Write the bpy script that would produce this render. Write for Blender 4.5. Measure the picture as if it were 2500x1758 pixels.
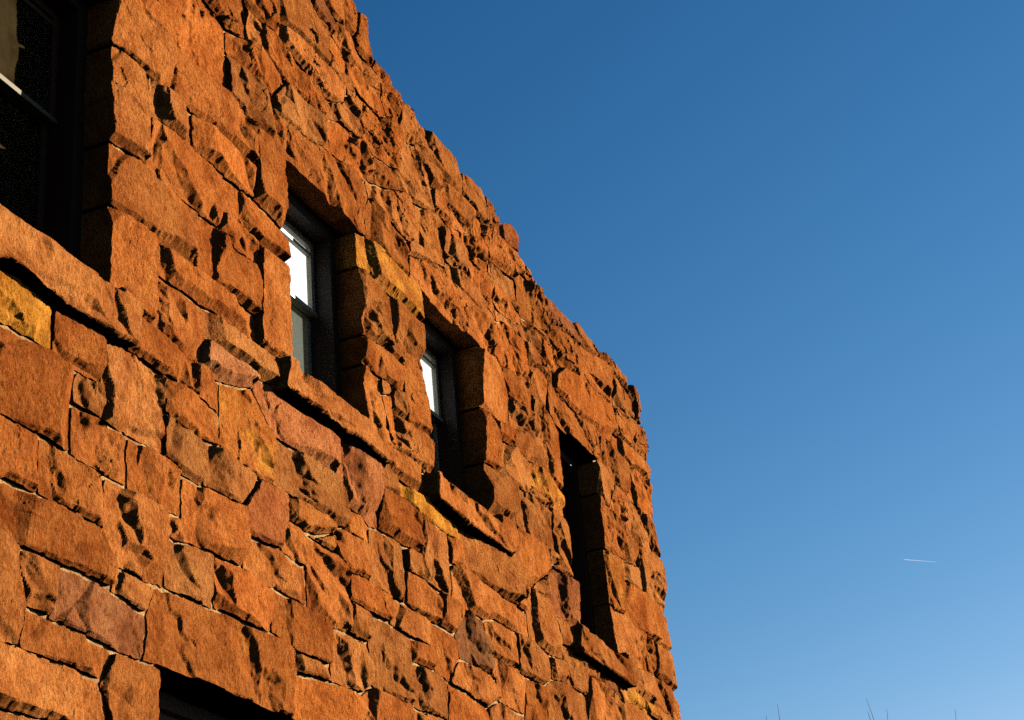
import bpy, math, random
import numpy as np
from mathutils import Matrix, Vector

for o in list(bpy.data.objects):
    bpy.data.objects.remove(o)
scene = bpy.context.scene
COL = scene.collection
R = math.radians

# ------------------------------------------------------------------ camera
cam_d = bpy.data.cameras.new("camera")
cam_d.sensor_width = 36.0
cam_d.lens = 60.27
cam_d.clip_start = 0.1
cam_d.clip_end = 60000.0
cam = bpy.data.objects.new("camera", cam_d)
COL.objects.link(cam)
cr = Vector((0.3875877, -0.9178751, -0.0853292))
cu = Vector((-0.3839513, -0.2448940, 0.8902855))
cf = Vector((0.8380675, 0.3123014, 0.4473372))
CAM = Vector((0.0, 0.0, 1.6))
cam.matrix_world = Matrix(((cr.x, cu.x, -cf.x, CAM.x), (cr.y, cu.y, -cf.y, CAM.y), (cr.z, cu.z, -cf.z, CAM.z), (0, 0, 0, 1)))
scene.camera = cam

# ------------------------------------------------------------------ light
SUN = Vector((1.30, -1.0, 0.50)).normalized()        # direction towards the sun
SUN_EL = math.asin(SUN.z)
SUN_AZ = math.atan2(SUN.x, SUN.y)                     # from +Y, clockwise towards +X
world = bpy.data.worlds.new("World")
scene.world = world
world.use_nodes = True
nt = world.node_tree
nt.nodes.clear()
sky = nt.nodes.new("ShaderNodeTexSky")
sky.sky_type = 'NISHITA'
sky.sun_disc = False
sky.sun_elevation = SUN_EL
sky.sun_rotation = SUN_AZ
sky.altitude = 200.0
sky.air_density = 1.0
sky.dust_density = 0.0
sky.ozone_density = 6.0
bg = nt.nodes.new("ShaderNodeBackground")
bg.inputs[1].default_value = 0.06
wo = nt.nodes.new("ShaderNodeOutputWorld")
sep = nt.nodes.new("ShaderNodeSeparateColor")
com = nt.nodes.new("ShaderNodeCombineColor")
nt.links.new(sky.outputs[0], sep.inputs[0])
for ch, (lim, pw, kk) in enumerate(((2.0, 2.4, 0.476), (4.2, 1.5, 0.310), (7.5, 1.235, 0.280))):   # film-like contrast of the whole sky
    mn = nt.nodes.new("ShaderNodeMath"); mn.operation = 'MINIMUM'; mn.inputs[1].default_value = lim
    po = nt.nodes.new("ShaderNodeMath"); po.operation = 'POWER'; po.inputs[1].default_value = pw
    mu = nt.nodes.new("ShaderNodeMath"); mu.operation = 'MULTIPLY'; mu.inputs[1].default_value = kk
    nt.links.new(sep.outputs[ch], mn.inputs[0]); nt.links.new(mn.outputs[0], po.inputs[0])
    nt.links.new(po.outputs[0], mu.inputs[0]); nt.links.new(mu.outputs[0], com.inputs[ch])
nt.links.new(com.outputs[0], bg.inputs[0])
nt.links.new(bg.outputs[0], wo.inputs[0])

sun_d = bpy.data.lights.new("sun", 'SUN')
sun_d.energy = 5.0
sun_d.angle = R(0.5)
sun_d.color = (1.0, 0.86, 0.66)
sun = bpy.data.objects.new("sun", sun_d)
COL.objects.link(sun)
sun.location = (10, -20, 30)
sun.rotation_euler = SUN.to_track_quat('Z', 'Y').to_euler()

vs = scene.view_settings
scene.display_settings.display_device = 'sRGB'
vs.view_transform = 'Standard'
vs.look = 'None'
vs.exposure = 2.4
vs.gamma = 1.0
vs.use_curve_mapping = False
scene.cycles.max_bounces = 6
scene.cycles.diffuse_bounces = 0
scene.cycles.use_denoising = False      # the grain of the stone is finer than a denoiser keeps

# ------------------------------------------------------------------ materials
class NT:
    def __init__(self, name):
        self.m = bpy.data.materials.new(name)
        self.m.use_nodes = True
        self.t = self.m.node_tree
        self.b = self.t.nodes["Principled BSDF"]
    def n(self, kind, **kw):
        x = self.t.nodes.new(kind)
        for k, v in kw.items():
            if k.startswith('i_'):
                x.inputs[k[2:].replace('_', ' ')].default_value = v
            else:
                setattr(x, k, v)
        return x
    def l(self, a, b):
        self.t.links.new(a, b)
    def noise(self, vec, scale, detail=6.0, rough=0.6, dist=0.0):
        x = self.n("ShaderNodeTexNoise")
        x.inputs["Scale"].default_value = scale
        x.inputs["Detail"].default_value = detail
        x.inputs["Roughness"].default_value = rough
        x.inputs["Distortion"].default_value = dist
        self.l(vec, x.inputs["Vector"])
        return x.outputs[0]
    def ramp(self, fac, stops):
        x = self.n("ShaderNodeValToRGB")
        e = x.color_ramp.elements
        while len(e) < len(stops):
            e.new(0.5)
        for q, (p, c) in zip(e, stops):
            q.position = p
            q.color = c if len(c) == 4 else (*c, 1)
        self.l(fac, x.inputs[0])
        return x.outputs[0]
    def mix(self, a, b, fac, mode='MIX'):
        x = self.n("ShaderNodeMix", data_type='RGBA', blend_type=mode)
        for s, v in ((0, fac), (6, a), (7, b)):
            if hasattr(v, 'is_linked'):
                self.l(v, x.inputs[s])
            else:
                x.inputs[s].default_value = v
        return x.outputs[2]
    def math(self, op, a, b):
        x = self.n("ShaderNodeMath", operation=op)
        for s, v in ((0, a), (1, b)):
            if hasattr(v, 'is_linked'):
                self.l(v, x.inputs[s])
            else:
                x.inputs[s].default_value = v
        return x.outputs[0]
    def mapped(self, vec, scale, rot=(0, 0, 0)):
        x = self.n("ShaderNodeMapping")
        x.inputs["Scale"].default_value = scale
        x.inputs["Rotation"].default_value = rot
        self.l(vec, x.inputs[0])
        return x.outputs[0]
    def bump(self, h, strength, dist, prev=None):
        x = self.n("ShaderNodeBump")
        x.inputs["Strength"].default_value = strength
        x.inputs["Distance"].default_value = dist
        self.l(h, x.inputs["Height"])
        if prev is not None:
            self.l(prev, x.inputs["Normal"])
        return x.outputs[0]

def plain(name, col, rough=0.6, metal=0.0, spec=0.5, var=0.12, scale=30.0):
    k = NT(name)
    pos = k.n("ShaderNodeNewGeometry").outputs["Position"]
    f = k.noise(pos, scale, 5)
    lo = tuple(c * (1 - var) for c in col) + (1,)
    hi = tuple(min(1, c * (1 + var)) for c in col) + (1,)
    k.l(k.ramp(f, [(0.3, lo), (0.7, hi)]), k.b.inputs["Base Color"])
    k.b.inputs["Roughness"].default_value = rough
    k.b.inputs["Metallic"].default_value = metal
    k.b.inputs["Specular IOR Level"].default_value = spec
    return k.m

def sandstone():
    k = NT("red_sandstone")
    pos = k.n("ShaderNodeNewGeometry").outputs["Position"]
    oc = k.n("ShaderNodeObjectInfo").outputs["Color"]
    oi_ = [n for n in k.t.nodes if n.type == 'OBJECT_INFO'][0]
    stain = k.noise(pos, 5.5, 7, 0.65, 0.8)
    thr = k.math('SUBTRACT', k.math('ADD', stain, oi_.outputs["Alpha"]), 1.0)
    oc = k.mix(oc, (0.240, 0.098, 0.014, 1), k.ramp(thr, [(0.02, (0, 0, 0)), (0.22, (1, 1, 1))]))
    big = k.noise(pos, 2.6, 4, 0.55, 0.6)
    mid = k.noise(pos, 11.0, 6, 0.65, 0.3)
    grainv = k.mapped(pos, (95.0, 95.0, 42.0), (0.0, R(22), 0.0))
    grain = k.noise(grainv, 1.0, 3, 0.7)
    c1 = k.mix(oc, k.ramp(big, [(0.30, (0.62, 0.52, 0.50)), (0.5, (1, 1, 1)), (0.72, (1.18, 1.30, 1.35))]), 1.0, 'MULTIPLY')
    c2 = k.mix(c1, k.ramp(mid, [(0.30, (0.66, 0.58, 0.55)), (0.52, (1, 1, 1)), (0.75, (1.12, 1.2, 1.25))]), 1.0, 'MULTIPLY')
    c3 = k.mix(c2, k.ramp(grain, [(0.30, (0.60, 0.50, 0.42)), (0.5, (1, 1, 1)), (0.70, (1.25, 1.32, 1.4))]), 1.0, 'MULTIPLY')
    # dark weather crust in irregular patches
    crust = k.noise(pos, 4.3, 8, 0.72, 1.2)
    cf_ = k.ramp(crust, [(0.60, (0, 0, 0)), (0.72, (0.55, 0.55, 0.55))])
    c4 = k.mix(c3, (0.036, 0.013, 0.004, 1), cf_)
    k.l(c4, k.b.inputs["Base Color"])
    k.b.inputs["Roughness"].default_value = 0.95
    k.b.inputs["Specular IOR Level"].default_value = 0.0
    b1 = k.noise(k.mapped(pos, (44.0, 44.0, 27.0), (0, R(24), 0)), 1.0, 8, 0.75, 0.25)
    n1 = k.bump(b1, 1.0, 0.026)
    n2 = k.bump(grain, 1.0, 0.0075, n1)
    k.l(n2, k.b.inputs["Normal"])
    return k.m

def mortar_mat():
    k = NT("lime_mortar")
    pos = k.n("ShaderNodeNewGeometry").outputs["Position"]
    f = k.noise(pos, 7.0, 6, 0.6)
    g = k.noise(pos, 95.0, 4, 0.7)
    c = k.mix(k.ramp(f, [(0.35, (0.12, 0.058, 0.019)), (0.65, (0.22, 0.130, 0.050))]), k.ramp(g, [(0.32, (0.45, 0.4, 0.35)), (0.6, (1.2, 1.2, 1.2))]), 1.0, 'MULTIPLY')
    k.l(c, k.b.inputs["Base Color"])
    k.b.inputs["Roughness"].default_value = 0.95
    k.b.inputs["Specular IOR Level"].default_value = 0.1
    k.l(k.bump(g, 0.9, 0.012), k.b.inputs["Normal"])
    return k.m

def glass_mat():
    k = NT("window_glass")
    t = k.t
    t.nodes.remove(k.b)
    gl = k.n("ShaderNodeBsdfGlossy")
    gl.inputs["Roughness"].default_value = 0.03
    gl.inputs["Color"].default_value = (0.9, 0.92, 0.93, 1)
    tr = k.n("ShaderNodeBsdfTransparent")
    tr.inputs["Color"].default_value = (0.86, 0.88, 0.86, 1)
    lw = k.n("ShaderNodeLayerWeight")
    lw.inputs[0].default_value = 0.5
    p5 = k.math('POWER', lw.outputs["Facing"], 5.0)
    fr = k.n("ShaderNodeMath", operation='MULTIPLY_ADD')
    k.l(p5, fr.inputs[0]); fr.inputs[1].default_value = 0.96; fr.inputs[2].default_value = 0.04
    ms = k.n("ShaderNodeMixShader")
    k.l(fr.outputs[0], ms.inputs[0]); k.l(tr.outputs[0], ms.inputs[1]); k.l(gl.outputs[0], ms.inputs[2])
    k.l(ms.outputs[0], t.nodes["Material Output"].inputs[0])
    return k.m

def glow_cloth(name, col, strength, scale=(40, 40, 40)):
    k = NT(name)
    pos = k.n("ShaderNodeNewGeometry").outputs["Position"]
    f = k.noise(k.mapped(pos, scale), 1.0, 4, 0.6)
    c = k.ramp(f, [(0.3, tuple(x * 0.82 for x in col)), (0.65, col)])
    k.l(c, k.b.inputs["Base Color"])
    k.b.inputs["Roughness"].default_value = 0.9
    k.l(c, k.b.inputs["Emission Color"])
    k.b.inputs["Emission Strength"].default_value = strength  # the cloth gives off light itself, nothing shines through it
    return k.m

def ground_mat():
    k = NT("lawn")
    pos = k.n("ShaderNodeNewGeometry").outputs["Position"]
    f = k.noise(pos, 0.6, 8, 0.65)
    g = k.noise(pos, 40.0, 4, 0.7)
    c = k.mix(k.ramp(f, [(0.35, (0.026, 0.032, 0.010)), (0.65, (0.05, 0.045, 0.018))]), k.ramp(g, [(0.3, (0.5, 0.5, 0.5)), (0.7, (1.3, 1.3, 1.3))]), 1.0, 'MULTIPLY')
    k.l(c, k.b.inputs["Base Color"])
    k.b.inputs["Roughness"].default_value = 0.95
    k.l(k.bump(g, 0.8, 0.05), k.b.inputs["Normal"])
    return k.m

M_STONE = sandstone()
M_MORTAR = mortar_mat()
M_GLASS = glass_mat()
def dusty_glass():
    k = NT("dusty_glass")
    t = k.t
    t.nodes.remove(k.b)
    pos = k.n("ShaderNodeNewGeometry").outputs["Position"]
    df = k.n("ShaderNodeBsdfDiffuse")
    k.l(k.ramp(k.noise(pos, 5.0, 5), [(0.3, (0.012, 0.008, 0.0035)), (0.7, (0.026, 0.019, 0.009))]), df.inputs["Color"])
    tr = k.n("ShaderNodeBsdfTransparent")
    tr.inputs["Color"].default_value = (0.86, 0.88, 0.86, 1)
    lw = k.n("ShaderNodeLayerWeight")
    lw.inputs[0].default_value = 0.5
    p5 = k.math('POWER', lw.outputs["Facing"], 5.0)
    fr = k.n("ShaderNodeMath", operation='MULTIPLY_ADD')
    k.l(p5, fr.inputs[0]); fr.inputs[1].default_value = 0.96; fr.inputs[2].default_value = 0.04
    ms = k.n("ShaderNodeMixShader")
    k.l(fr.outputs[0], ms.inputs[0]); k.l(tr.outputs[0], ms.inputs[1]); k.l(gl.outputs[0], ms.inputs[2])
    k.l(ms.outputs[0], t.nodes["Material Output"].inputs[0])
    return k.m

def glow_cloth(name, col, strength, scale=(40, 40, 40)):
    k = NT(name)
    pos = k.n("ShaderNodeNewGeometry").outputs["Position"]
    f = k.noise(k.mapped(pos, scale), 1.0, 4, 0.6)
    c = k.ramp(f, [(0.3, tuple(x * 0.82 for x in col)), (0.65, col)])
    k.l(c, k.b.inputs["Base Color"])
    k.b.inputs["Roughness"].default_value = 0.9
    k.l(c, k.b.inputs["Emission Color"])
    k.b.inputs["Emission Strength"].default_value = strength  # own emission, no lamp behind the cloth
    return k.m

def ground_mat():
    k = NT("lawn")
    pos = k.n("ShaderNodeNewGeometry").outputs["Position"]
    f = k.noise(pos, 0.6, 8, 0.65)
    g = k.noise(pos, 40.0, 4, 0.7)
    c = k.mix(k.ramp(f, [(0.35, (0.026, 0.032, 0.010)), (0.65, (0.05, 0.045, 0.018))]), k.ramp(g, [(0.3, (0.5, 0.5, 0.5)), (0.7, (1.3, 1.3, 1.3))]), 1.0, 'MULTIPLY')
    k.l(c, k.b.inputs["Base Color"])
    k.b.inputs["Roughness"].default_value = 0.95
    k.l(k.bump(g, 0.8, 0.05), k.b.inputs["Normal"])
    return k.m

M_STONE = sandstone()
M_MORTAR = mortar_mat()
M_GLASS = glass_mat()
def dusty_glass():
    k = NT("dusty_glass")
    t = k.t
    t.nodes.remove(k.b)
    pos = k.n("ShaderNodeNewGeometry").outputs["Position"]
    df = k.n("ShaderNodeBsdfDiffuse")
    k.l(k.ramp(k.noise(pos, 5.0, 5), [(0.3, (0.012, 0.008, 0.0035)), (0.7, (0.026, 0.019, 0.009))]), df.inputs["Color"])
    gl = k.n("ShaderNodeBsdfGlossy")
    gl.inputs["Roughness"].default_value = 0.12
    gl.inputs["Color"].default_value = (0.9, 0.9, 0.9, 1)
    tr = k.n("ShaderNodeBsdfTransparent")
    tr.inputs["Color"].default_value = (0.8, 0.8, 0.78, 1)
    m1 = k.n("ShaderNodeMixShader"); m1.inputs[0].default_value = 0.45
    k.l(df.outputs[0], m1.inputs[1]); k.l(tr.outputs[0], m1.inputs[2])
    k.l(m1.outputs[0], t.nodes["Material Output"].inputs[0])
    return k.m

M_DUSTY = dusty_glass()
M_FRAME = plain("dark_brown_paint", (0.007, 0.0035, 0.0025), 0.6, spec=0.15)
M_SASH = plain("cream_paint", (0.13, 0.115, 0.08), 0.5)
M_RAIL = plain("dull_cream_paint", (0.055, 0.045, 0.022), 0.6, spec=0.2)  # darker copy of the cream, for the rails of the dark windows
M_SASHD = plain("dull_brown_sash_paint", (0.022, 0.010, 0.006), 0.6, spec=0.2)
M_GLOW_BLIND = glow_cloth("glowing_white_blind", (0.97, 0.96, 0.94), 0.42, (2, 2, 2))  # added sheet whose own glow stands in for the brightness of the panes
M_GLOW_CURT = glow_cloth("glowing_net_curtain", (0.62, 0.60, 0.46), 0.10, (60, 60, 8))  # dim glow put into the cloth so the lower panes look pale
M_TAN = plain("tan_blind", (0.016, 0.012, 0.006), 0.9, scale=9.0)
M_ROOM = plain("room_plaster", (0.10, 0.085, 0.07), 0.9)
M_ROOF = plain("roof_felt", (0.05, 0.048, 0.046), 0.9)
M_GROUND = ground_mat()
M_PAVE = plain("asphalt_path", (0.05, 0.048, 0.045), 0.9, scale=6.0)
M_BARK = plain("bare_bark", (0.055, 0.042, 0.034), 0.9, var=0.3)

TONES = {'n': (0.188, 0.0605, 0.0150), 'o': (0.210, 0.066, 0.0150), 'p': (0.184, 0.063, 0.0220), 'y': (0.200, 0.067, 0.0150),
         'd': (0.132, 0.0420, 0.0140), 'g': (0.095, 0.0400, 0.0170)}
# stones that are split away on one side: (direction of the split face, where it starts, how steep)
SPLIT = {'d7': (2.95, 0.10, 1.15), 'c10': (3.05, 0.30, 1.05), 'd14': (3.5, 0.25, 0.95), 'd16': (3.05, 0.32, 1.05), 'd10': (3.05, 0.45, 0.95),
         'f9': (3.14, 0.30, 1.15), 'f17': (3.25, 0.30, 0.95), 'e5': (3.05, 0.55, 1.25), 'f14': (3.14, 0.2, 0.95), 'd11': (3.14, 0.40, 1.05),
         'l6': (3.14, 0.4, 0.9), 'g4': (3.14, 0.3, 0.85), 'm17': (3.14, 0.2, 1.0), 'f6': (3.14, 0.55, 1.2), 'i12': (3.14, 0.3, 0.95), 'h3': (3.14, 0.4, 0.95),
         'f24': (3.3, 0.1, 0.95), 'l4': (3.14, 0.3, 1.0), 'j30': (3.3, 0.4, 0.95), 'e7': (3.14, 0.7, 1.2), 'f16': (3.14, 0.5, 1.1), 'j24': (3.14, 0.75, 1.2),
         'L5': (3.14, 0.90, 1.1), 'd4': (3.14, 0.75, 1.0), 'c5': (3.4, 0.5, 0.9)}
YELLOW = {'c14': 0.95, 'd7': 0.52, 'f30': 0.74, 'h1': 0.64, 'j28': 0.55, 'm13': 0.50, 'l12': 0.62, 'l13': 0.55}

# ------------------------------------------------------------------ helpers
def tag(o, label=None, cat=None, group=None, kind=None):
    if label: o["label"] = label
    if cat: o["category"] = cat
    if group: o["group"] = group
    if kind: o["kind"] = kind
    return o

def mesh_obj(name, V, Q, mat, parent=None, smooth=True, origin=None):
    """V (n,3) array, Q (m,4) array of quads; vertices are stored around origin"""
    V = np.asarray(V, dtype=np.float32).reshape(-1, 3)
    Q = np.asarray(Q, dtype=np.int32).reshape(-1, 4)
    if origin is None:
        origin = (V.min(0) + V.max(0)) / 2
    V = V - np.asarray(origin, dtype=np.float32)
    me = bpy.data.meshes.new(name)
    me.vertices.add(len(V)); me.vertices.foreach_set("co", V.ravel())
    me.loops.add(Q.size); me.loops.foreach_set("vertex_index", Q.ravel())
    me.polygons.add(len(Q)); me.polygons.foreach_set("loop_start", np.arange(0, Q.size, 4, dtype=np.int32))
    me.update(calc_edges=True)
    me.validate()
    me.polygons.foreach_set("use_smooth", np.full(len(me.polygons), smooth, dtype=bool))
    me.materials.append(mat)
    o = bpy.data.objects.new(name, me)
    o.location = [float(x) for x in origin]
    COL.objects.link(o)
    if parent is not None:
        put_under(o, parent)
    return o

def put_under(o, parent):
    wl = Vector(o.location)
    p = parent
    off = Vector((0, 0, 0))
    while p is not None:
        off += Vector(p.location)
        p = p.parent
    o.parent = parent
    o.location = wl - off

class MB:
    """collects boxes and tapered bars"""
    def __init__(self):
        self.v, self.q = [], []
    def box(self, x0, x1, y0, y1, z0, z1):
        b = len(self.v)
        self.v += [(x0, y0, z0), (x1, y0, z0), (x1, y1, z0), (x0, y1, z0), (x0, y0, z1), (x1, y0, z1), (x1, y1, z1), (x0, y1, z1)]
        self.q += [tuple(b + i for i in f) for f in ((0, 3, 2, 1), (4, 5, 6, 7), (0, 1, 5, 4), (1, 2, 6, 5), (2, 3, 7, 6), (3, 0, 4, 7))]
        return self
    def tube(self, pts, rad, n=6):
        b = len(self.v)
        m = len(pts)
        for i, p in enumerate(pts):
            a = Vector(pts[min(i + 1, m - 1)]) - Vector(pts[max(i - 1, 0)])
            a.normalize()
            s = a.orthogonal().normalized()
            t = a.cross(s)
            for j in range(n):
                an = 2 * math.pi * j / n
                w = Vector(p) + (s * math.cos(an) + t * math.sin(an)) * rad[i]
                self.v.append(tuple(w))
        for i in range(m - 1):
            for j in range(n):
                k = (j + 1) % n
                self.q.append((b + i * n + j, b + i * n + k, b + (i + 1) * n + k, b + (i + 1) * n + j))
        return self
    def build(self, name, mat, parent=None, smooth=False):
        return mesh_obj(name, self.v, self.q, mat, parent, smooth)

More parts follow.
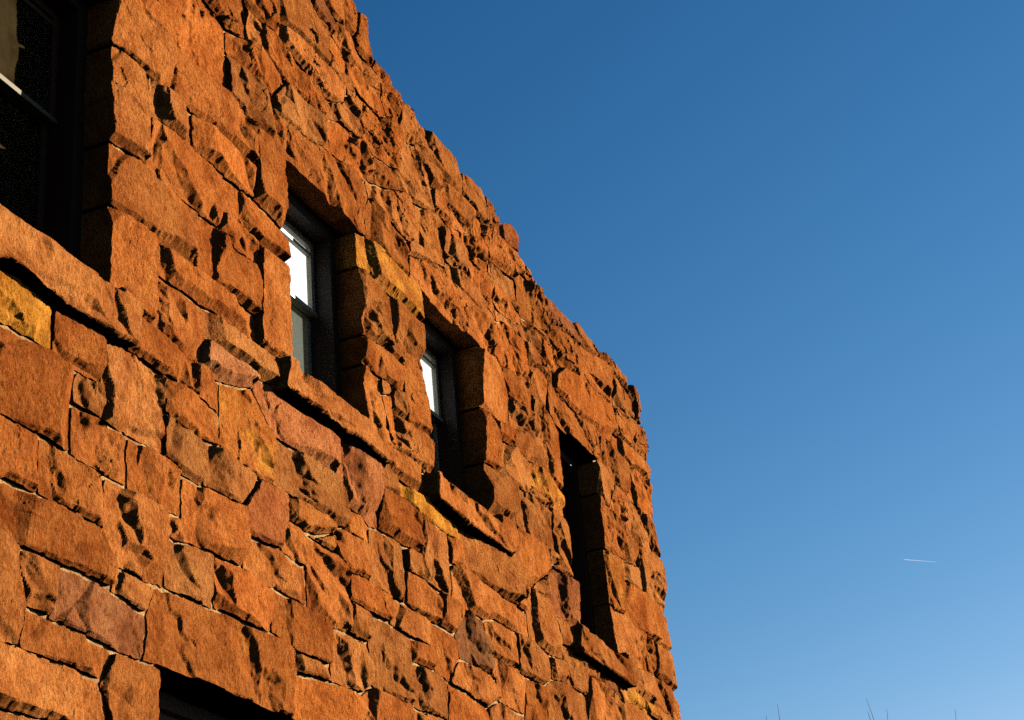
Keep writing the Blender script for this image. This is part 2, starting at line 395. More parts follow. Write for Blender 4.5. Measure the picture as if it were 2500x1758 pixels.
# ------------------------------------------------------------------ survey of the facade (metres: along the wall, height)
STONES = [
('a1','n',[(7.04,8.57),(7.14,8.64),(7.24,8.59),(7.46,8.60),(7.65,8.60),(7.67,8.22),(7.41,8.20),(7.18,8.22),(7.05,8.20)]),
('a2','n',[(7.06,8.18),(7.17,8.20),(7.39,8.18),(7.41,7.52),(7.08,7.50)]),
('a3','n',[(7.16,8.68),(7.97,9.25),(8.17,9.21),(8.32,9.18),(8.37,9.15),(8.38,8.66),(8.14,8.62),(7.86,8.63),(7.69,8.62),(7.41,8.59),(7.25,8.60)]),
('a4','n',[(7.69,8.59),(7.86,8.62),(8.07,8.61),(8.37,8.63),(8.52,8.60),(8.69,8.57),(8.69,8.24),(8.35,8.22),(8.13,8.23),(7.91,8.22),(7.71,8.22)]),
('a5','n',[(7.41,8.16),(7.55,8.17),(7.70,8.20),(7.91,8.19),(7.93,7.96),(7.71,7.94),(7.52,7.92),(7.44,7.89)]),
('a6','o',[(7.94,8.19),(8.13,8.21),(8.36,8.21),(8.68,8.22),(8.70,8.00),(8.49,7.97),(8.27,7.96),(7.96,7.94)]),
('a7','n',[(7.44,7.87),(7.67,7.90),(7.95,7.93),(8.29,7.92),(8.29,7.55),(7.93,7.51),(7.50,7.46),(7.44,7.49)]),
('a8','n',[(8.73,8.58),(8.97,8.60),(9.14,8.59),(9.11,7.96),(8.73,8.00)]),
('a9b','n',[(8.38,9.15),(8.65,9.26),(8.90,9.27),(9.12,9.28),(9.19,9.24),(9.02,9.03),(8.80,9.03),(8.56,9.01),(8.40,9.00)]),
('a9','n',[(8.40,8.98),(8.56,8.99),(8.80,9.02),(9.00,9.02),(8.99,8.63),(8.70,8.60),(8.50,8.61),(8.41,8.63)]),
('a10','n',[(8.00,9.27),(8.58,9.69),(8.63,9.56),(8.64,9.29),(8.38,9.20),(8.31,9.22),(8.14,9.24)]),
('a11','n',[(8.66,9.53),(8.87,9.56),(8.85,9.47),(8.78,9.32),(8.66,9.30)]),
('a12','n',[(8.89,9.55),(9.07,9.60),(9.27,9.58),(9.48,9.56),(9.75,9.53),(9.82,9.50),(9.80,9.30),(9.53,9.29),(9.32,9.28),(9.09,9.29),(8.92,9.30),(8.81,9.31)]),
('a13','n',[(8.62,9.67),(9.09,10.00),(9.09,9.63),(8.88,9.60),(8.67,9.57)]),
('a14','n',[(9.13,10.04),(9.53,10.32),(9.71,10.25),(9.92,10.26),(9.93,9.88),(9.64,9.86),(9.36,9.83),(9.13,9.78)]),
('a15','n',[(9.11,9.75),(9.35,9.81),(9.64,9.84),(9.94,9.86),(10.19,9.79),(10.18,9.69),(9.97,9.57),(9.86,9.53),(9.75,9.56),(9.48,9.58),(9.27,9.61),(9.10,9.63)]),
('b1','n',[(9.93,10.60),(10.40,10.93),(10.45,10.79),(10.43,10.53),(10.20,10.48),(10.08,10.48),(9.92,10.50)]),
('b2','n',[(10.49,10.82),(10.62,10.82),(10.64,10.78),(10.62,10.60),(10.69,10.47),(10.71,10.37),(10.51,10.38),(10.43,10.38),(10.42,10.52)]),
('b3','n',[(10.73,10.47),(11.01,10.48),(11.23,10.45),(11.25,10.38),(11.25,10.16),(11.02,10.16),(10.91,10.19),(10.91,10.29),(10.72,10.35)]),
('b4','n',[(11.28,10.39),(11.47,10.40),(11.62,10.36),(11.61,10.15),(11.44,10.13),(11.30,10.12),(11.24,10.14)]),
('b5','n',[(11.63,10.36),(11.90,10.41),(12.19,10.40),(12.54,10.40),(12.49,10.08),(12.23,10.06),(11.99,10.07),(11.61,10.09)]),
('b6','d',[(9.65,10.38),(9.80,10.47),(9.97,10.40),(10.07,10.37),(9.96,10.22),(9.79,10.24),(9.66,10.27)]),
('b7','n',[(10.11,10.41),(10.39,10.39),(10.49,10.35),(10.69,10.32),(10.90,10.29),(10.90,10.25),(10.63,10.16),(10.47,10.20),(10.29,10.20),(10.15,10.25),(10.06,10.30)]),
('b8','n',[(9.96,9.96),(10.21,9.97),(10.41,9.94),(10.42,9.89),(10.22,9.86),(10.03,9.87),(9.95,9.88)]),
('b9','n',[(9.97,10.18),(10.13,10.21),(10.28,10.12),(10.47,10.18),(10.63,10.15),(10.89,10.24),(10.87,9.95),(10.67,9.93),(10.49,9.95),(10.23,10.00),(9.96,9.98)]),
('b10','o',[(10.46,9.91),(10.67,9.92),(10.88,9.94),(11.03,9.93),(11.12,9.88),(11.15,9.82),(11.12,9.58),(10.92,9.56),(10.63,9.56),(10.45,9.56)]),
('b11','n',[(9.84,9.48),(10.10,9.60),(10.21,9.71),(10.43,9.83),(10.40,9.51),(10.44,9.48),(10.09,9.44),(9.83,9.32)]),
('b12','n',[(9.83,9.30),(10.10,9.43),(10.44,9.46),(10.62,9.45),(10.65,9.31),(10.23,9.14),(10.00,9.08),(9.81,9.04)]),
('a16','n',[(9.05,9.23),(9.29,9.25),(9.53,9.28),(9.81,9.29),(9.80,9.05),(9.59,8.97),(9.27,8.92),(9.02,8.90)]),
('L2','n',[(9.02,8.86),(9.26,8.88),(9.59,8.92),(9.83,9.02),(10.19,9.05),(10.51,8.97),(10.46,8.59),(10.28,8.54),(9.92,8.58),(9.56,8.59),(9.15,8.59),(9.01,8.62)]),
('c1','n',[(7.05,7.45),(7.36,7.47),(7.52,7.47),(7.68,7.46),(7.97,7.47),(8.00,7.41),(8.00,7.06),(7.76,7.05),(7.48,7.04),(7.30,7.04),(7.07,7.05)]),
('c2','n',[(7.07,7.02),(7.26,7.03),(7.43,7.02),(7.48,7.00),(7.49,6.45),(7.39,6.45),(7.20,6.47),(7.07,6.50),(7.04,6.67),(7.06,6.86)]),
('c4','n',[(7.50,6.99),(7.66,7.04),(8.01,7.05),(8.21,7.05),(8.49,7.06),(8.70,7.05),(8.71,6.85),(8.51,6.85),(8.17,6.85),(7.81,6.82),(7.52,6.81)]),
('c5','n',[(7.50,6.79),(7.69,6.81),(7.88,6.83),(8.05,6.79),(8.02,6.55),(8.01,6.41),(7.76,6.39),(7.50,6.45)]),
('c6','n',[(8.06,6.80),(8.18,6.83),(8.43,6.83),(8.70,6.83),(8.93,6.81),(8.93,6.66),(8.55,6.64),(8.28,6.64),(8.06,6.63)]),
('c7','p',[(8.06,6.61),(8.28,6.60),(8.59,6.61),(8.67,6.55),(8.47,6.46),(8.20,6.39),(8.04,6.43)]),
('c8','n',[(7.32,6.39),(7.51,6.41),(7.76,6.38),(8.00,6.38),(8.22,6.36),(8.23,6.16),(7.99,6.20),(7.81,6.19),(7.61,6.17),(7.41,6.18),(7.25,6.16),(7.28,6.22)]),
('c10','n',[(8.02,7.43),(8.27,7.46),(8.51,7.45),(8.75,7.46),(8.73,7.29),(8.71,7.06),(8.46,7.07),(8.20,7.06),(8.02,7.07)]),
('c11','n',[(8.30,7.66),(8.55,7.67),(8.74,7.64),(8.75,7.50),(8.50,7.46),(8.28,7.48)]),
('c12','n',[(8.31,7.89),(8.44,7.93),(8.66,7.94),(8.81,7.93),(9.10,7.92),(9.10,7.65),(8.80,7.66),(8.55,7.66),(8.31,7.67)]),
('c13','n',[(8.78,7.61),(9.10,7.62),(9.10,6.90),(8.92,6.87),(8.73,6.87)]),
('c14','y',[(6.12,6.12),(6.29,6.13),(6.41,6.09),(6.53,6.08),(6.55,6.06),(6.55,5.87),(6.45,5.87),(6.20,5.85),(6.07,5.84),(6.05,6.10)]),
('c15','n',[(6.58,6.06),(6.67,6.10),(6.82,6.10),(6.96,6.09),(6.98,6.05),(6.99,5.85),(6.76,5.85),(6.58,5.86)]),
('d1','n',[(6.17,5.82),(6.23,5.84),(6.54,5.83),(6.67,5.83),(6.74,5.80),(6.74,5.61),(6.74,5.36),(6.48,5.35),(6.34,5.36),(6.19,5.35),(6.13,5.36),(6.13,5.82)]),
('d3','n',[(6.75,5.79),(6.86,5.81),(6.97,5.83),(7.01,5.80),(7.00,5.65),(6.90,5.64),(6.76,5.64)]),
('d4','n',[(7.02,6.07),(7.18,6.14),(7.34,6.15),(7.61,6.15),(7.62,5.66),(7.41,5.65),(7.23,5.66),(7.03,5.65),(7.01,5.77)]),
('d5','n',[(7.63,6.16),(7.81,6.17),(8.00,6.19),(8.22,6.15),(8.24,5.95),(8.01,5.92),(7.81,5.92),(7.63,5.94)]),
('d7','y',[(8.26,6.36),(8.43,6.39),(8.64,6.46),(8.74,6.41),(8.88,6.28),(8.91,6.15),(8.85,5.93),(8.59,5.93),(8.31,5.93),(8.25,5.98)]),
('d8','n',[(7.63,5.91),(7.81,5.91),(8.03,5.88),(8.02,5.62),(7.82,5.63),(7.64,5.66)]),
('d9','n',[(8.04,5.89),(8.23,5.92),(8.46,5.91),(8.63,5.89),(8.65,5.85),(8.48,5.64),(8.25,5.64),(8.05,5.63)]),
('d10','n',[(6.76,5.61),(6.92,5.61),(7.06,5.60),(7.25,5.61),(7.25,5.34),(7.14,5.34),(7.02,5.33),(6.89,5.33),(6.75,5.34),(6.75,5.46)]),
('d11','n',[(7.28,5.61),(7.41,5.62),(7.61,5.64),(7.80,5.60),(7.79,5.33),(7.63,5.33),(7.42,5.33),(7.27,5.32),(7.26,5.49)]),
('d12','n',[(6.13,5.31),(6.27,5.30),(6.46,5.32),(6.48,5.02),(6.36,5.03),(6.26,5.04),(6.15,5.02)]),
('d13','n',[(6.49,5.33),(6.62,5.32),(6.78,5.32),(6.94,5.31),(7.04,5.30),(7.04,5.03),(6.93,5.02),(6.71,5.03),(6.51,5.03)]),
('d14','n',[(7.06,5.31),(7.25,5.32),(7.45,5.31),(7.61,5.29),(7.61,5.13),(7.62,4.86),(7.50,4.86),(7.20,4.85),(7.16,4.84),(7.05,4.96),(7.05,5.12)]),
('d15','n',[(7.62,5.28),(7.78,5.31),(7.81,5.26),(7.80,5.18),(7.62,5.17)]),
('d16','n',[(7.82,5.57),(8.04,5.58),(8.25,5.58),(8.44,5.59),(8.46,5.41),(8.46,5.22),(8.26,5.23),(8.06,5.24),(7.82,5.20),(7.82,5.44)]),
('d17','n',[(6.22,4.98),(6.37,5.00),(6.50,5.00),(6.71,5.00),(6.93,5.00),(7.04,4.97),(7.09,4.92),(7.16,4.84),(7.12,4.72),(6.92,4.73),(6.68,4.73),(6.46,4.72),(6.30,4.74),(6.23,4.79),(6.21,4.89)]),
('e1','n',[(6.16,4.78),(6.22,4.78),(6.29,4.74),(6.34,4.70),(6.38,4.60),(6.42,4.42),(6.41,4.33),(6.38,4.22),(6.32,4.21),(6.20,4.21)]),
('e2','n',[(6.36,4.67),(6.46,4.70),(6.66,4.68),(6.68,4.66),(6.66,4.50),(6.62,4.43),(6.54,4.44),(6.43,4.43),(6.41,4.51),(6.37,4.60)]),
('e3','d',[(6.68,4.68),(6.81,4.70),(7.06,4.69),(7.27,4.67),(7.45,4.64),(7.47,4.57),(7.41,4.38),(7.23,4.40),(7.07,4.41),(6.88,4.41),(6.73,4.42),(6.63,4.42),(6.67,4.52)]),
('e4','n',[(7.17,4.82),(7.35,4.83),(7.51,4.81),(7.50,4.77),(7.45,4.67),(7.32,4.67),(7.23,4.69),(7.14,4.69)]),
('e5','n',[(7.64,5.15),(7.82,5.16),(8.11,5.18),(8.12,4.90),(7.93,4.89),(7.64,4.88),(7.63,5.03)]),
('e6','n',[(8.13,5.17),(8.31,5.19),(8.46,5.21),(8.68,5.19),(8.80,5.17),(8.79,4.92),(8.56,4.90),(8.29,4.92),(8.13,4.90)]),
('e7','n',[(8.49,5.43),(8.67,5.45),(8.94,5.46),(9.25,5.46),(9.25,5.20),(9.08,5.20),(8.83,5.20),(8.49,5.22)]),
('L5','n',[(7.53,4.82),(7.62,4.84),(7.84,4.84),(8.11,4.84),(8.43,4.85),(8.69,4.88),(8.90,4.88),(9.03,4.86),(9.01,4.40),(8.93,4.41),(8.74,4.44),(8.54,4.43),(8.17,4.42),(7.82,4.42),(7.62,4.40),(7.43,4.39),(7.47,4.56),(7.46,4.66)]),
('e9','n',[(6.43,4.40),(6.54,4.41),(6.75,4.39),(6.94,4.38),(7.13,4.38),(7.14,4.35),(7.06,4.21),(6.93,4.20),(6.68,4.20),(6.52,4.21),(6.42,4.21),(6.42,4.32)]),
('e10','n',[(6.20,4.19),(6.39,4.19),(6.53,4.19),(6.70,4.19),(6.91,4.19),(7.04,4.19),(7.08,4.13),(7.13,3.99),(6.81,3.91),(6.58,3.91),(6.37,3.90),(6.22,3.91)]),
('e11','n',[(7.16,4.36),(7.33,4.38),(7.44,4.37),(7.59,4.40),(7.65,4.38),(7.67,4.05),(7.15,3.94),(7.12,4.08),(7.06,4.19),(7.14,4.30)]),
('e12','n',[(6.23,3.87),(6.37,3.87),(6.63,3.90),(6.81,3.89),(6.81,3.82),(6.24,3.71)]),
('f2','n',[(8.83,5.19),(9.00,5.19),(9.24,5.18),(9.53,5.15),(9.54,4.89),(9.27,4.88),(9.04,4.88),(8.80,4.92),(8.81,5.06)]),
('f3','n',[(9.28,5.68),(9.42,5.69),(9.64,5.67),(9.79,5.62),(9.84,5.60),(9.81,5.19),(9.66,5.17),(9.50,5.19),(9.28,5.20),(9.27,5.45)]),
('f5','n',[(9.68,5.85),(9.95,5.90),(10.18,5.90),(10.18,5.66),(9.96,5.64),(9.84,5.63),(9.73,5.69)]),
('f6','n',[(10.24,6.02),(10.52,6.08),(10.78,6.07),(10.78,5.90),(10.76,5.64),(10.48,5.63),(10.22,5.65),(10.21,5.82)]),
('f7','n',[(9.85,5.56),(9.96,5.61),(10.20,5.62),(10.48,5.62),(10.48,5.42),(10.30,5.42),(10.02,5.41),(9.84,5.41)]),
('f8','n',[(9.84,5.39),(10.11,5.39),(10.11,5.18),(9.97,5.17),(9.82,5.18)]),
('f9','n',[(10.15,5.38),(10.45,5.39),(10.74,5.37),(10.76,5.21),(10.75,4.89),(10.43,4.88),(10.15,4.89),(10.14,5.06),(10.11,5.21)]),
('f10','n',[(10.51,5.61),(10.78,5.63),(11.14,5.60),(11.12,5.42),(10.82,5.42),(10.49,5.42)]),
('f11','n',[(10.80,5.90),(11.05,5.91),(11.35,5.90),(11.31,5.63),(11.04,5.62),(10.77,5.64)]),
('f12','n',[(10.80,6.07),(11.06,6.11),(11.07,5.92),(10.82,5.92)]),
('f13','n',[(11.37,5.89),(11.62,5.91),(11.80,5.87),(11.77,5.78),(11.59,5.63),(11.32,5.63)]),
('f14','n',[(11.18,5.60),(11.38,5.61),(11.61,5.61),(11.65,5.47),(11.50,5.34),(11.44,5.23),(11.19,5.25),(11.15,5.42)]),
('f15','n',[(10.78,5.37),(11.13,5.39),(11.16,5.23),(10.87,5.21),(10.78,5.22)]),
('f16','n',[(10.80,5.20),(11.14,5.22),(11.39,5.18),(11.36,4.92),(11.13,4.90),(10.79,4.89)]),
('f17','n',[(9.56,5.13),(9.82,5.15),(10.10,5.16),(10.12,4.89),(9.96,4.80),(9.72,4.79),(9.55,4.76)]),
('f18','n',[(9.04,4.85),(9.27,4.85),(9.52,4.86),(9.53,4.76),(9.29,4.75),(9.05,4.74)]),
('f19','o',[(9.11,4.70),(9.35,4.74),(9.56,4.76),(9.94,4.78),(9.96,4.74),(9.99,4.56),(9.04,4.36),(9.03,4.50),(9.05,4.64)]),
('f20','n',[(10.12,4.86),(10.39,4.87),(10.64,4.85),(10.63,4.69),(10.00,4.56),(9.99,4.77)]),
('f21','n',[(10.66,4.85),(10.94,4.87),(11.33,4.88),(11.31,4.79),(10.65,4.65)]),
('f22','n',[(11.41,5.17),(11.70,5.18),(12.09,5.17),(12.10,4.99),(11.37,4.84)]),
('f23','n',[(11.69,5.43),(11.97,5.45),(12.34,5.43),(12.36,5.29),(12.13,5.18),(11.86,5.20),(11.48,5.22),(11.52,5.32)]),
('f24','g',[(11.82,5.86),(12.09,5.88),(12.21,5.88),(12.24,5.70),(12.29,5.60),(12.23,5.45),(11.97,5.46),(11.67,5.46),(11.63,5.62)]),
('f25','n',[(11.66,6.21),(11.93,6.21),(12.28,6.22),(12.67,6.20),(12.97,6.23),(13.21,6.23),(13.21,6.04),(12.77,5.99),(12.46,5.98),(12.22,5.92),(11.88,5.92),(11.62,5.93)]),
('f26','n',[(11.88,6.57),(12.11,6.59),(12.47,6.60),(12.77,6.62),(12.91,6.59),(12.99,6.51),(12.98,6.24),(12.75,6.23),(12.56,6.24),(12.24,6.23),(11.97,6.23),(11.88,6.27),(11.88,6.44)]),
('f27','n',[(11.10,6.39),(11.31,6.41),(11.55,6.41),(11.62,6.32),(11.63,6.22),(11.62,5.93),(11.43,5.92),(11.27,5.93),(11.09,5.92),(11.09,6.07),(11.08,6.25)]),
('f28','n',[(11.59,6.40),(11.80,6.43),(11.83,6.26),(11.66,6.23),(11.64,6.33)]),
('f29','n',[(10.42,6.42),(10.73,6.45),(11.04,6.42),(11.05,6.12),(10.69,6.11),(10.41,6.11),(10.40,6.28)]),
('f30','y',[(10.79,6.60),(11.03,6.60),(11.31,6.61),(11.60,6.58),(11.79,6.57),(11.80,6.49),(11.43,6.44),(11.08,6.44),(10.78,6.49)]),
('f31','n',[(10.41,6.58),(10.60,6.61),(10.77,6.61),(10.78,6.48),(10.62,6.46),(10.41,6.45)]),
('g2','p',[(8.68,6.55),(8.92,6.59),(9.16,6.60),(9.41,6.59),(9.63,6.60),(9.72,6.55),(9.73,6.29),(9.52,6.30),(9.15,6.29),(8.92,6.28),(8.77,6.42)]),
('g3','n',[(8.93,6.24),(9.14,6.25),(9.46,6.26),(9.68,6.25),(9.76,6.23),(9.85,6.08),(9.85,5.96),(9.65,5.92),(9.34,5.93),(9.12,5.92),(8.88,5.93),(8.88,6.02),(8.91,6.15)]),
('g4','p',[(9.75,6.55),(9.86,6.60),(10.09,6.60),(10.34,6.58),(10.39,6.53),(10.36,6.12),(10.21,6.10),(10.02,6.11),(9.87,6.11),(9.78,6.21),(9.75,6.35)]),
('g5','o',[(9.90,6.09),(10.07,6.10),(10.21,6.08),(10.20,5.91),(10.05,5.91),(9.87,5.92)]),
('g6','p',[(8.47,5.63),(8.67,5.84),(8.86,5.88),(9.02,5.87),(9.02,5.72),(8.94,5.51),(8.73,5.46),(8.50,5.45)]),
('g7','o',[(9.05,5.88),(9.24,5.90),(9.49,5.90),(9.60,5.88),(9.63,5.80),(9.42,5.74),(9.23,5.74),(9.04,5.74)]),
('g8','n',[(9.03,5.72),(9.20,5.71),(9.26,5.66),(9.26,5.47),(9.10,5.46),(8.97,5.49),(8.96,5.56)]),
('g9','o',[(9.31,5.71),(9.42,5.75),(9.65,5.81),(9.66,5.72),(9.57,5.70),(9.42,5.70)]),
('g11','n',[(10.62,6.82),(10.88,6.84),(11.22,6.84),(11.25,6.75),(11.17,6.64),(10.79,6.63),(10.61,6.66)]),
('h1','y',[(10.29,8.53),(10.47,8.55),(10.75,8.55),(11.04,8.54),(11.35,8.54),(11.39,8.45),(11.35,8.22),(11.09,8.24),(10.95,8.24),(10.72,8.25),(10.46,8.24),(10.29,8.26)]),
('h2','n',[(10.29,8.18),(10.49,8.20),(10.69,8.18),(10.70,8.03),(10.70,7.67),(10.51,7.65),(10.30,7.63)]),
('h3','n',[(10.72,8.18),(10.97,8.23),(11.18,8.22),(11.36,8.20),(11.34,7.84),(11.04,7.83),(10.72,7.82)]),
('h4','n',[(10.30,7.62),(10.48,7.64),(10.70,7.65),(10.99,7.65),(10.97,7.43),(10.73,7.41),(10.43,7.38),(10.29,7.40)]),
('h5','n',[(10.73,7.80),(10.98,7.80),(10.97,7.67),(10.72,7.66)]),
('h6','n',[(11.02,7.79),(11.34,7.83),(11.35,7.69),(11.37,7.19),(11.10,7.19),(10.98,7.20),(10.99,7.44)]),
('h7','n',[(10.29,7.38),(10.43,7.38),(10.56,7.36),(10.54,7.18),(10.60,6.93),(10.46,6.92),(10.31,6.93),(10.31,7.16)]),
('h8','n',[(10.56,7.37),(10.73,7.38),(10.70,7.29),(10.57,7.25)]),
('h9','n',[(10.74,7.38),(10.97,7.40),(10.98,7.20),(10.73,7.17)]),
('h10','n',[(10.57,7.22),(10.72,7.30),(10.71,7.16),(10.72,6.88),(10.61,6.88)]),
('h11','n',[(10.74,7.14),(10.98,7.15),(11.36,7.17),(11.41,7.08),(11.38,6.89),(11.20,6.85),(10.91,6.86),(10.73,6.88)]),
('i2','n',[(10.49,8.89),(10.63,8.96),(10.89,8.96),(11.04,8.94),(11.19,8.94),(11.19,8.82),(11.16,8.56),(11.05,8.55),(10.85,8.57),(10.67,8.60),(10.47,8.58)]),
('i3','n',[(10.63,9.14),(10.86,9.23),(11.13,9.36),(11.33,9.39),(11.37,9.30),(11.34,9.00),(11.15,8.96),(10.89,8.96),(10.62,8.95)]),
('i4','n',[(10.65,9.38),(10.89,9.46),(11.12,9.56),(11.12,9.40),(11.15,9.36),(10.86,9.24),(10.63,9.18)]),
('i5','n',[(11.17,9.74),(11.49,9.91),(11.65,9.90),(11.80,9.81),(11.79,9.53),(11.45,9.44),(11.32,9.46),(11.13,9.42)]),
('i6','n',[(11.52,9.95),(11.72,10.05),(11.99,10.07),(12.04,10.00),(12.03,9.85),(11.83,9.80),(11.70,9.89)]),
('i7','n',[(12.04,10.07),(12.29,10.09),(12.51,10.06),(12.77,10.04),(12.77,9.94),(12.72,9.78),(12.43,9.78),(12.22,9.82),(12.03,9.86)]),
('i9','n',[(12.55,10.35),(12.75,10.41),(12.92,10.43),(13.02,10.42),(13.16,10.40),(13.29,10.40),(13.36,10.29),(13.45,10.26),(13.40,10.11),(13.10,10.09),(12.83,10.10),(12.53,10.16)]),
('i10','d',[(13.47,10.28),(13.69,10.39),(13.80,10.37),(13.87,10.32),(13.80,10.11),(13.60,10.08),(13.43,10.10)]),
('i11','n',[(11.83,9.77),(12.05,9.84),(12.32,9.84),(12.72,9.78),(12.54,9.68),(12.28,9.62),(12.01,9.61),(11.83,9.60)]),
('i12','o',[(11.35,9.34),(11.63,9.43),(11.82,9.48),(11.96,9.46),(11.99,9.30),(12.00,9.01),(11.85,9.02),(11.57,9.03),(11.35,9.01)]),
('i13','n',[(12.81,10.00),(13.05,10.02),(13.39,10.05),(13.71,10.06),(13.72,9.94),(13.72,9.78),(13.37,9.70),(13.07,9.69),(12.85,9.77),(12.77,9.86)]),
('i14','n',[(11.99,9.46),(12.16,9.46),(12.41,9.48),(12.46,9.38),(12.43,9.20),(12.28,9.17),(12.06,9.17),(12.01,9.28)]),
('i15','n',[(12.02,9.52),(12.28,9.60),(12.54,9.66),(12.71,9.75),(12.81,9.70),(13.04,9.70),(13.04,9.54),(12.81,9.46),(12.53,9.48),(12.38,9.48),(12.19,9.49)]),
('i16','n',[(12.49,9.41),(12.76,9.43),(13.03,9.51),(13.09,9.39),(13.12,9.12),(12.83,9.14),(12.58,9.19),(12.46,9.19)]),
('L3','n',[(11.21,8.77),(11.37,8.83),(11.69,8.90),(12.05,8.94),(12.36,8.94),(12.71,8.95),(13.03,8.94),(13.05,8.78),(12.79,8.55),(12.46,8.55),(12.10,8.55),(11.69,8.57),(11.38,8.58),(11.20,8.57)]),
('i17','n',[(11.21,8.90),(11.48,8.98),(11.82,9.00),(12.04,9.02),(12.07,8.97),(11.74,8.93),(11.37,8.84),(11.21,8.80)]),
('i18','n',[(12.05,9.12),(12.25,9.15),(12.48,9.16),(12.78,9.14),(13.08,9.09),(13.03,8.96),(12.72,8.97),(12.37,8.97),(12.09,8.97)]),
('i19','n',[(13.06,9.64),(13.37,9.69),(13.73,9.76),(13.74,9.57),(13.77,9.44),(13.47,9.48),(13.17,9.51),(13.07,9.56)]),
('i20','n',[(13.07,9.40),(13.40,9.44),(13.77,9.42),(13.80,9.32),(13.58,9.25),(13.24,9.19),(13.10,9.28)]),
('i21','n',[(13.76,10.05),(13.95,10.10),(14.18,10.07),(14.33,10.04),(14.28,9.96),(13.98,9.96),(13.77,9.95)]),
('i22','n',[(13.76,9.93),(13.97,9.94),(14.27,9.95),(14.47,9.88),(14.56,9.74),(14.51,9.53),(14.22,9.48),(13.85,9.42),(13.78,9.49),(13.74,9.70)]),
('j1','n',[(14.56,9.70),(14.87,9.72),(15.19,9.74),(15.38,9.71),(15.36,9.40),(15.00,9.38),(14.76,9.41),(14.52,9.44)]),
('j2','d',[(14.33,9.98),(14.60,9.97),(14.94,9.99),(15.27,10.01),(15.40,9.95),(15.49,9.87),(15.24,9.82),(14.89,9.79),(14.58,9.78),(14.47,9.87)]),
('j3','n',[(15.27,10.01),(15.47,10.10),(15.80,10.09),(16.14,10.09),(16.10,9.94),(15.81,9.90),(15.53,9.89),(15.40,9.96)]),
('j4','n',[(16.18,10.09),(16.51,10.12),(16.77,10.11),(17.18,10.10),(17.21,9.98),(16.79,9.96),(16.53,9.96),(16.14,9.96)]),
('j5','n',[(15.53,9.85),(15.80,9.89),(16.09,9.93),(16.48,9.93),(16.55,9.80),(16.48,9.44),(16.09,9.42),(15.66,9.41),(15.42,9.43),(15.56,9.69)]),
('j6','n',[(16.59,9.92),(16.93,9.96),(17.27,9.96),(17.31,9.86),(17.23,9.65),(16.88,9.62),(16.52,9.54)]),
('j7','d',[(17.29,10.11),(17.42,10.14),(17.45,9.95),(17.34,9.65),(17.24,9.66),(17.26,9.88)]),
('j8','n',[(14.23,9.37),(14.51,9.39),(14.79,9.41),(14.76,9.31),(14.60,9.12),(14.35,9.11),(14.20,9.13)]),
('j9','n',[(14.63,9.13),(15.00,9.27),(15.41,9.39),(15.71,9.38),(16.12,9.42),(16.29,9.42),(16.40,9.19),(16.30,9.08),(15.84,9.02),(15.42,8.93),(15.07,8.91),(14.80,8.95),(14.59,8.97)]),
('j10','n',[(16.21,9.49),(16.59,9.50),(16.91,9.48),(16.86,9.16),(16.60,9.15),(16.32,9.15),(16.26,9.35)]),
('j11','n',[(17.00,9.55),(17.34,9.58),(17.55,9.59),(17.54,9.46),(17.46,9.13),(17.16,9.16),(16.90,9.19)]),
('j12','n',[(16.43,9.58),(16.89,9.63),(16.92,9.51),(16.59,9.49)]),
('j12b','n',[(16.97,9.75),(17.29,9.80),(17.39,9.76),(17.35,9.59),(16.97,9.57)]),
('j13','n',[(16.33,9.10),(16.59,9.13),(16.89,9.14),(17.18,9.15),(17.48,9.11),(17.47,8.97),(17.15,8.96),(16.68,8.93),(16.35,8.95)]),
('L4','n',[(14.34,8.91),(14.52,8.93),(14.78,8.91),(15.07,8.90),(15.41,8.91),(15.76,8.93),(15.79,8.82),(15.75,8.69),(15.58,8.53),(15.36,8.54),(15.17,8.56),(14.89,8.55),(14.49,8.52),(14.33,8.59)]),
('j15','n',[(13.82,9.14),(14.02,9.14),(14.17,9.11),(14.35,9.10),(14.60,9.14),(14.55,8.95),(14.31,8.94),(14.02,8.94),(13.79,8.92)]),
('j16','n',[(13.79,8.90),(14.02,8.91),(14.28,8.92),(14.30,8.79),(14.27,8.57),(14.04,8.58),(13.84,8.59),(13.80,8.74)]),
('k2','n',[(13.27,9.11),(13.52,9.12),(13.76,9.10),(13.79,9.01),(13.79,8.82),(13.78,8.65),(13.68,8.66),(13.46,8.68),(13.21,8.74),(13.18,8.89)]),
('k3','n',[(13.01,8.94),(13.16,8.93),(13.19,8.75),(13.13,8.55),(12.93,8.60),(12.95,8.74)]),
('k5','n',[(13.67,9.28),(13.96,9.30),(14.21,9.37),(14.20,9.13),(14.02,9.15),(13.79,9.14),(13.67,9.17)]),
('k6','n',[(13.14,9.16),(13.49,9.24),(13.69,9.24),(13.77,9.15),(13.52,9.13),(13.24,9.10)]),
('k7','n',[(13.82,9.39),(14.21,9.48),(14.46,9.54),(14.46,9.41),(14.21,9.38),(13.97,9.35)]),
('j19','n',[(12.54,8.53),(12.79,8.55),(13.00,8.55),(13.09,8.49),(13.23,8.35),(13.24,8.00),(12.92,7.98),(12.53,7.96),(12.53,8.26)]),
('j20','n',[(12.56,7.89),(12.70,7.94),(12.89,7.95),(12.90,7.77),(12.90,7.45),(12.75,7.46),(12.54,7.42),(12.55,7.67)]),
('j21','n',[(12.91,7.94),(13.09,7.96),(13.22,7.96),(13.20,7.83),(13.05,7.79),(12.94,7.80)]),
('j22','n',[(12.91,7.78),(13.12,7.79),(13.32,7.79),(13.50,7.78),(13.62,7.68),(13.56,7.47),(13.34,7.47),(13.14,7.46),(12.91,7.44),(12.90,7.59)]),
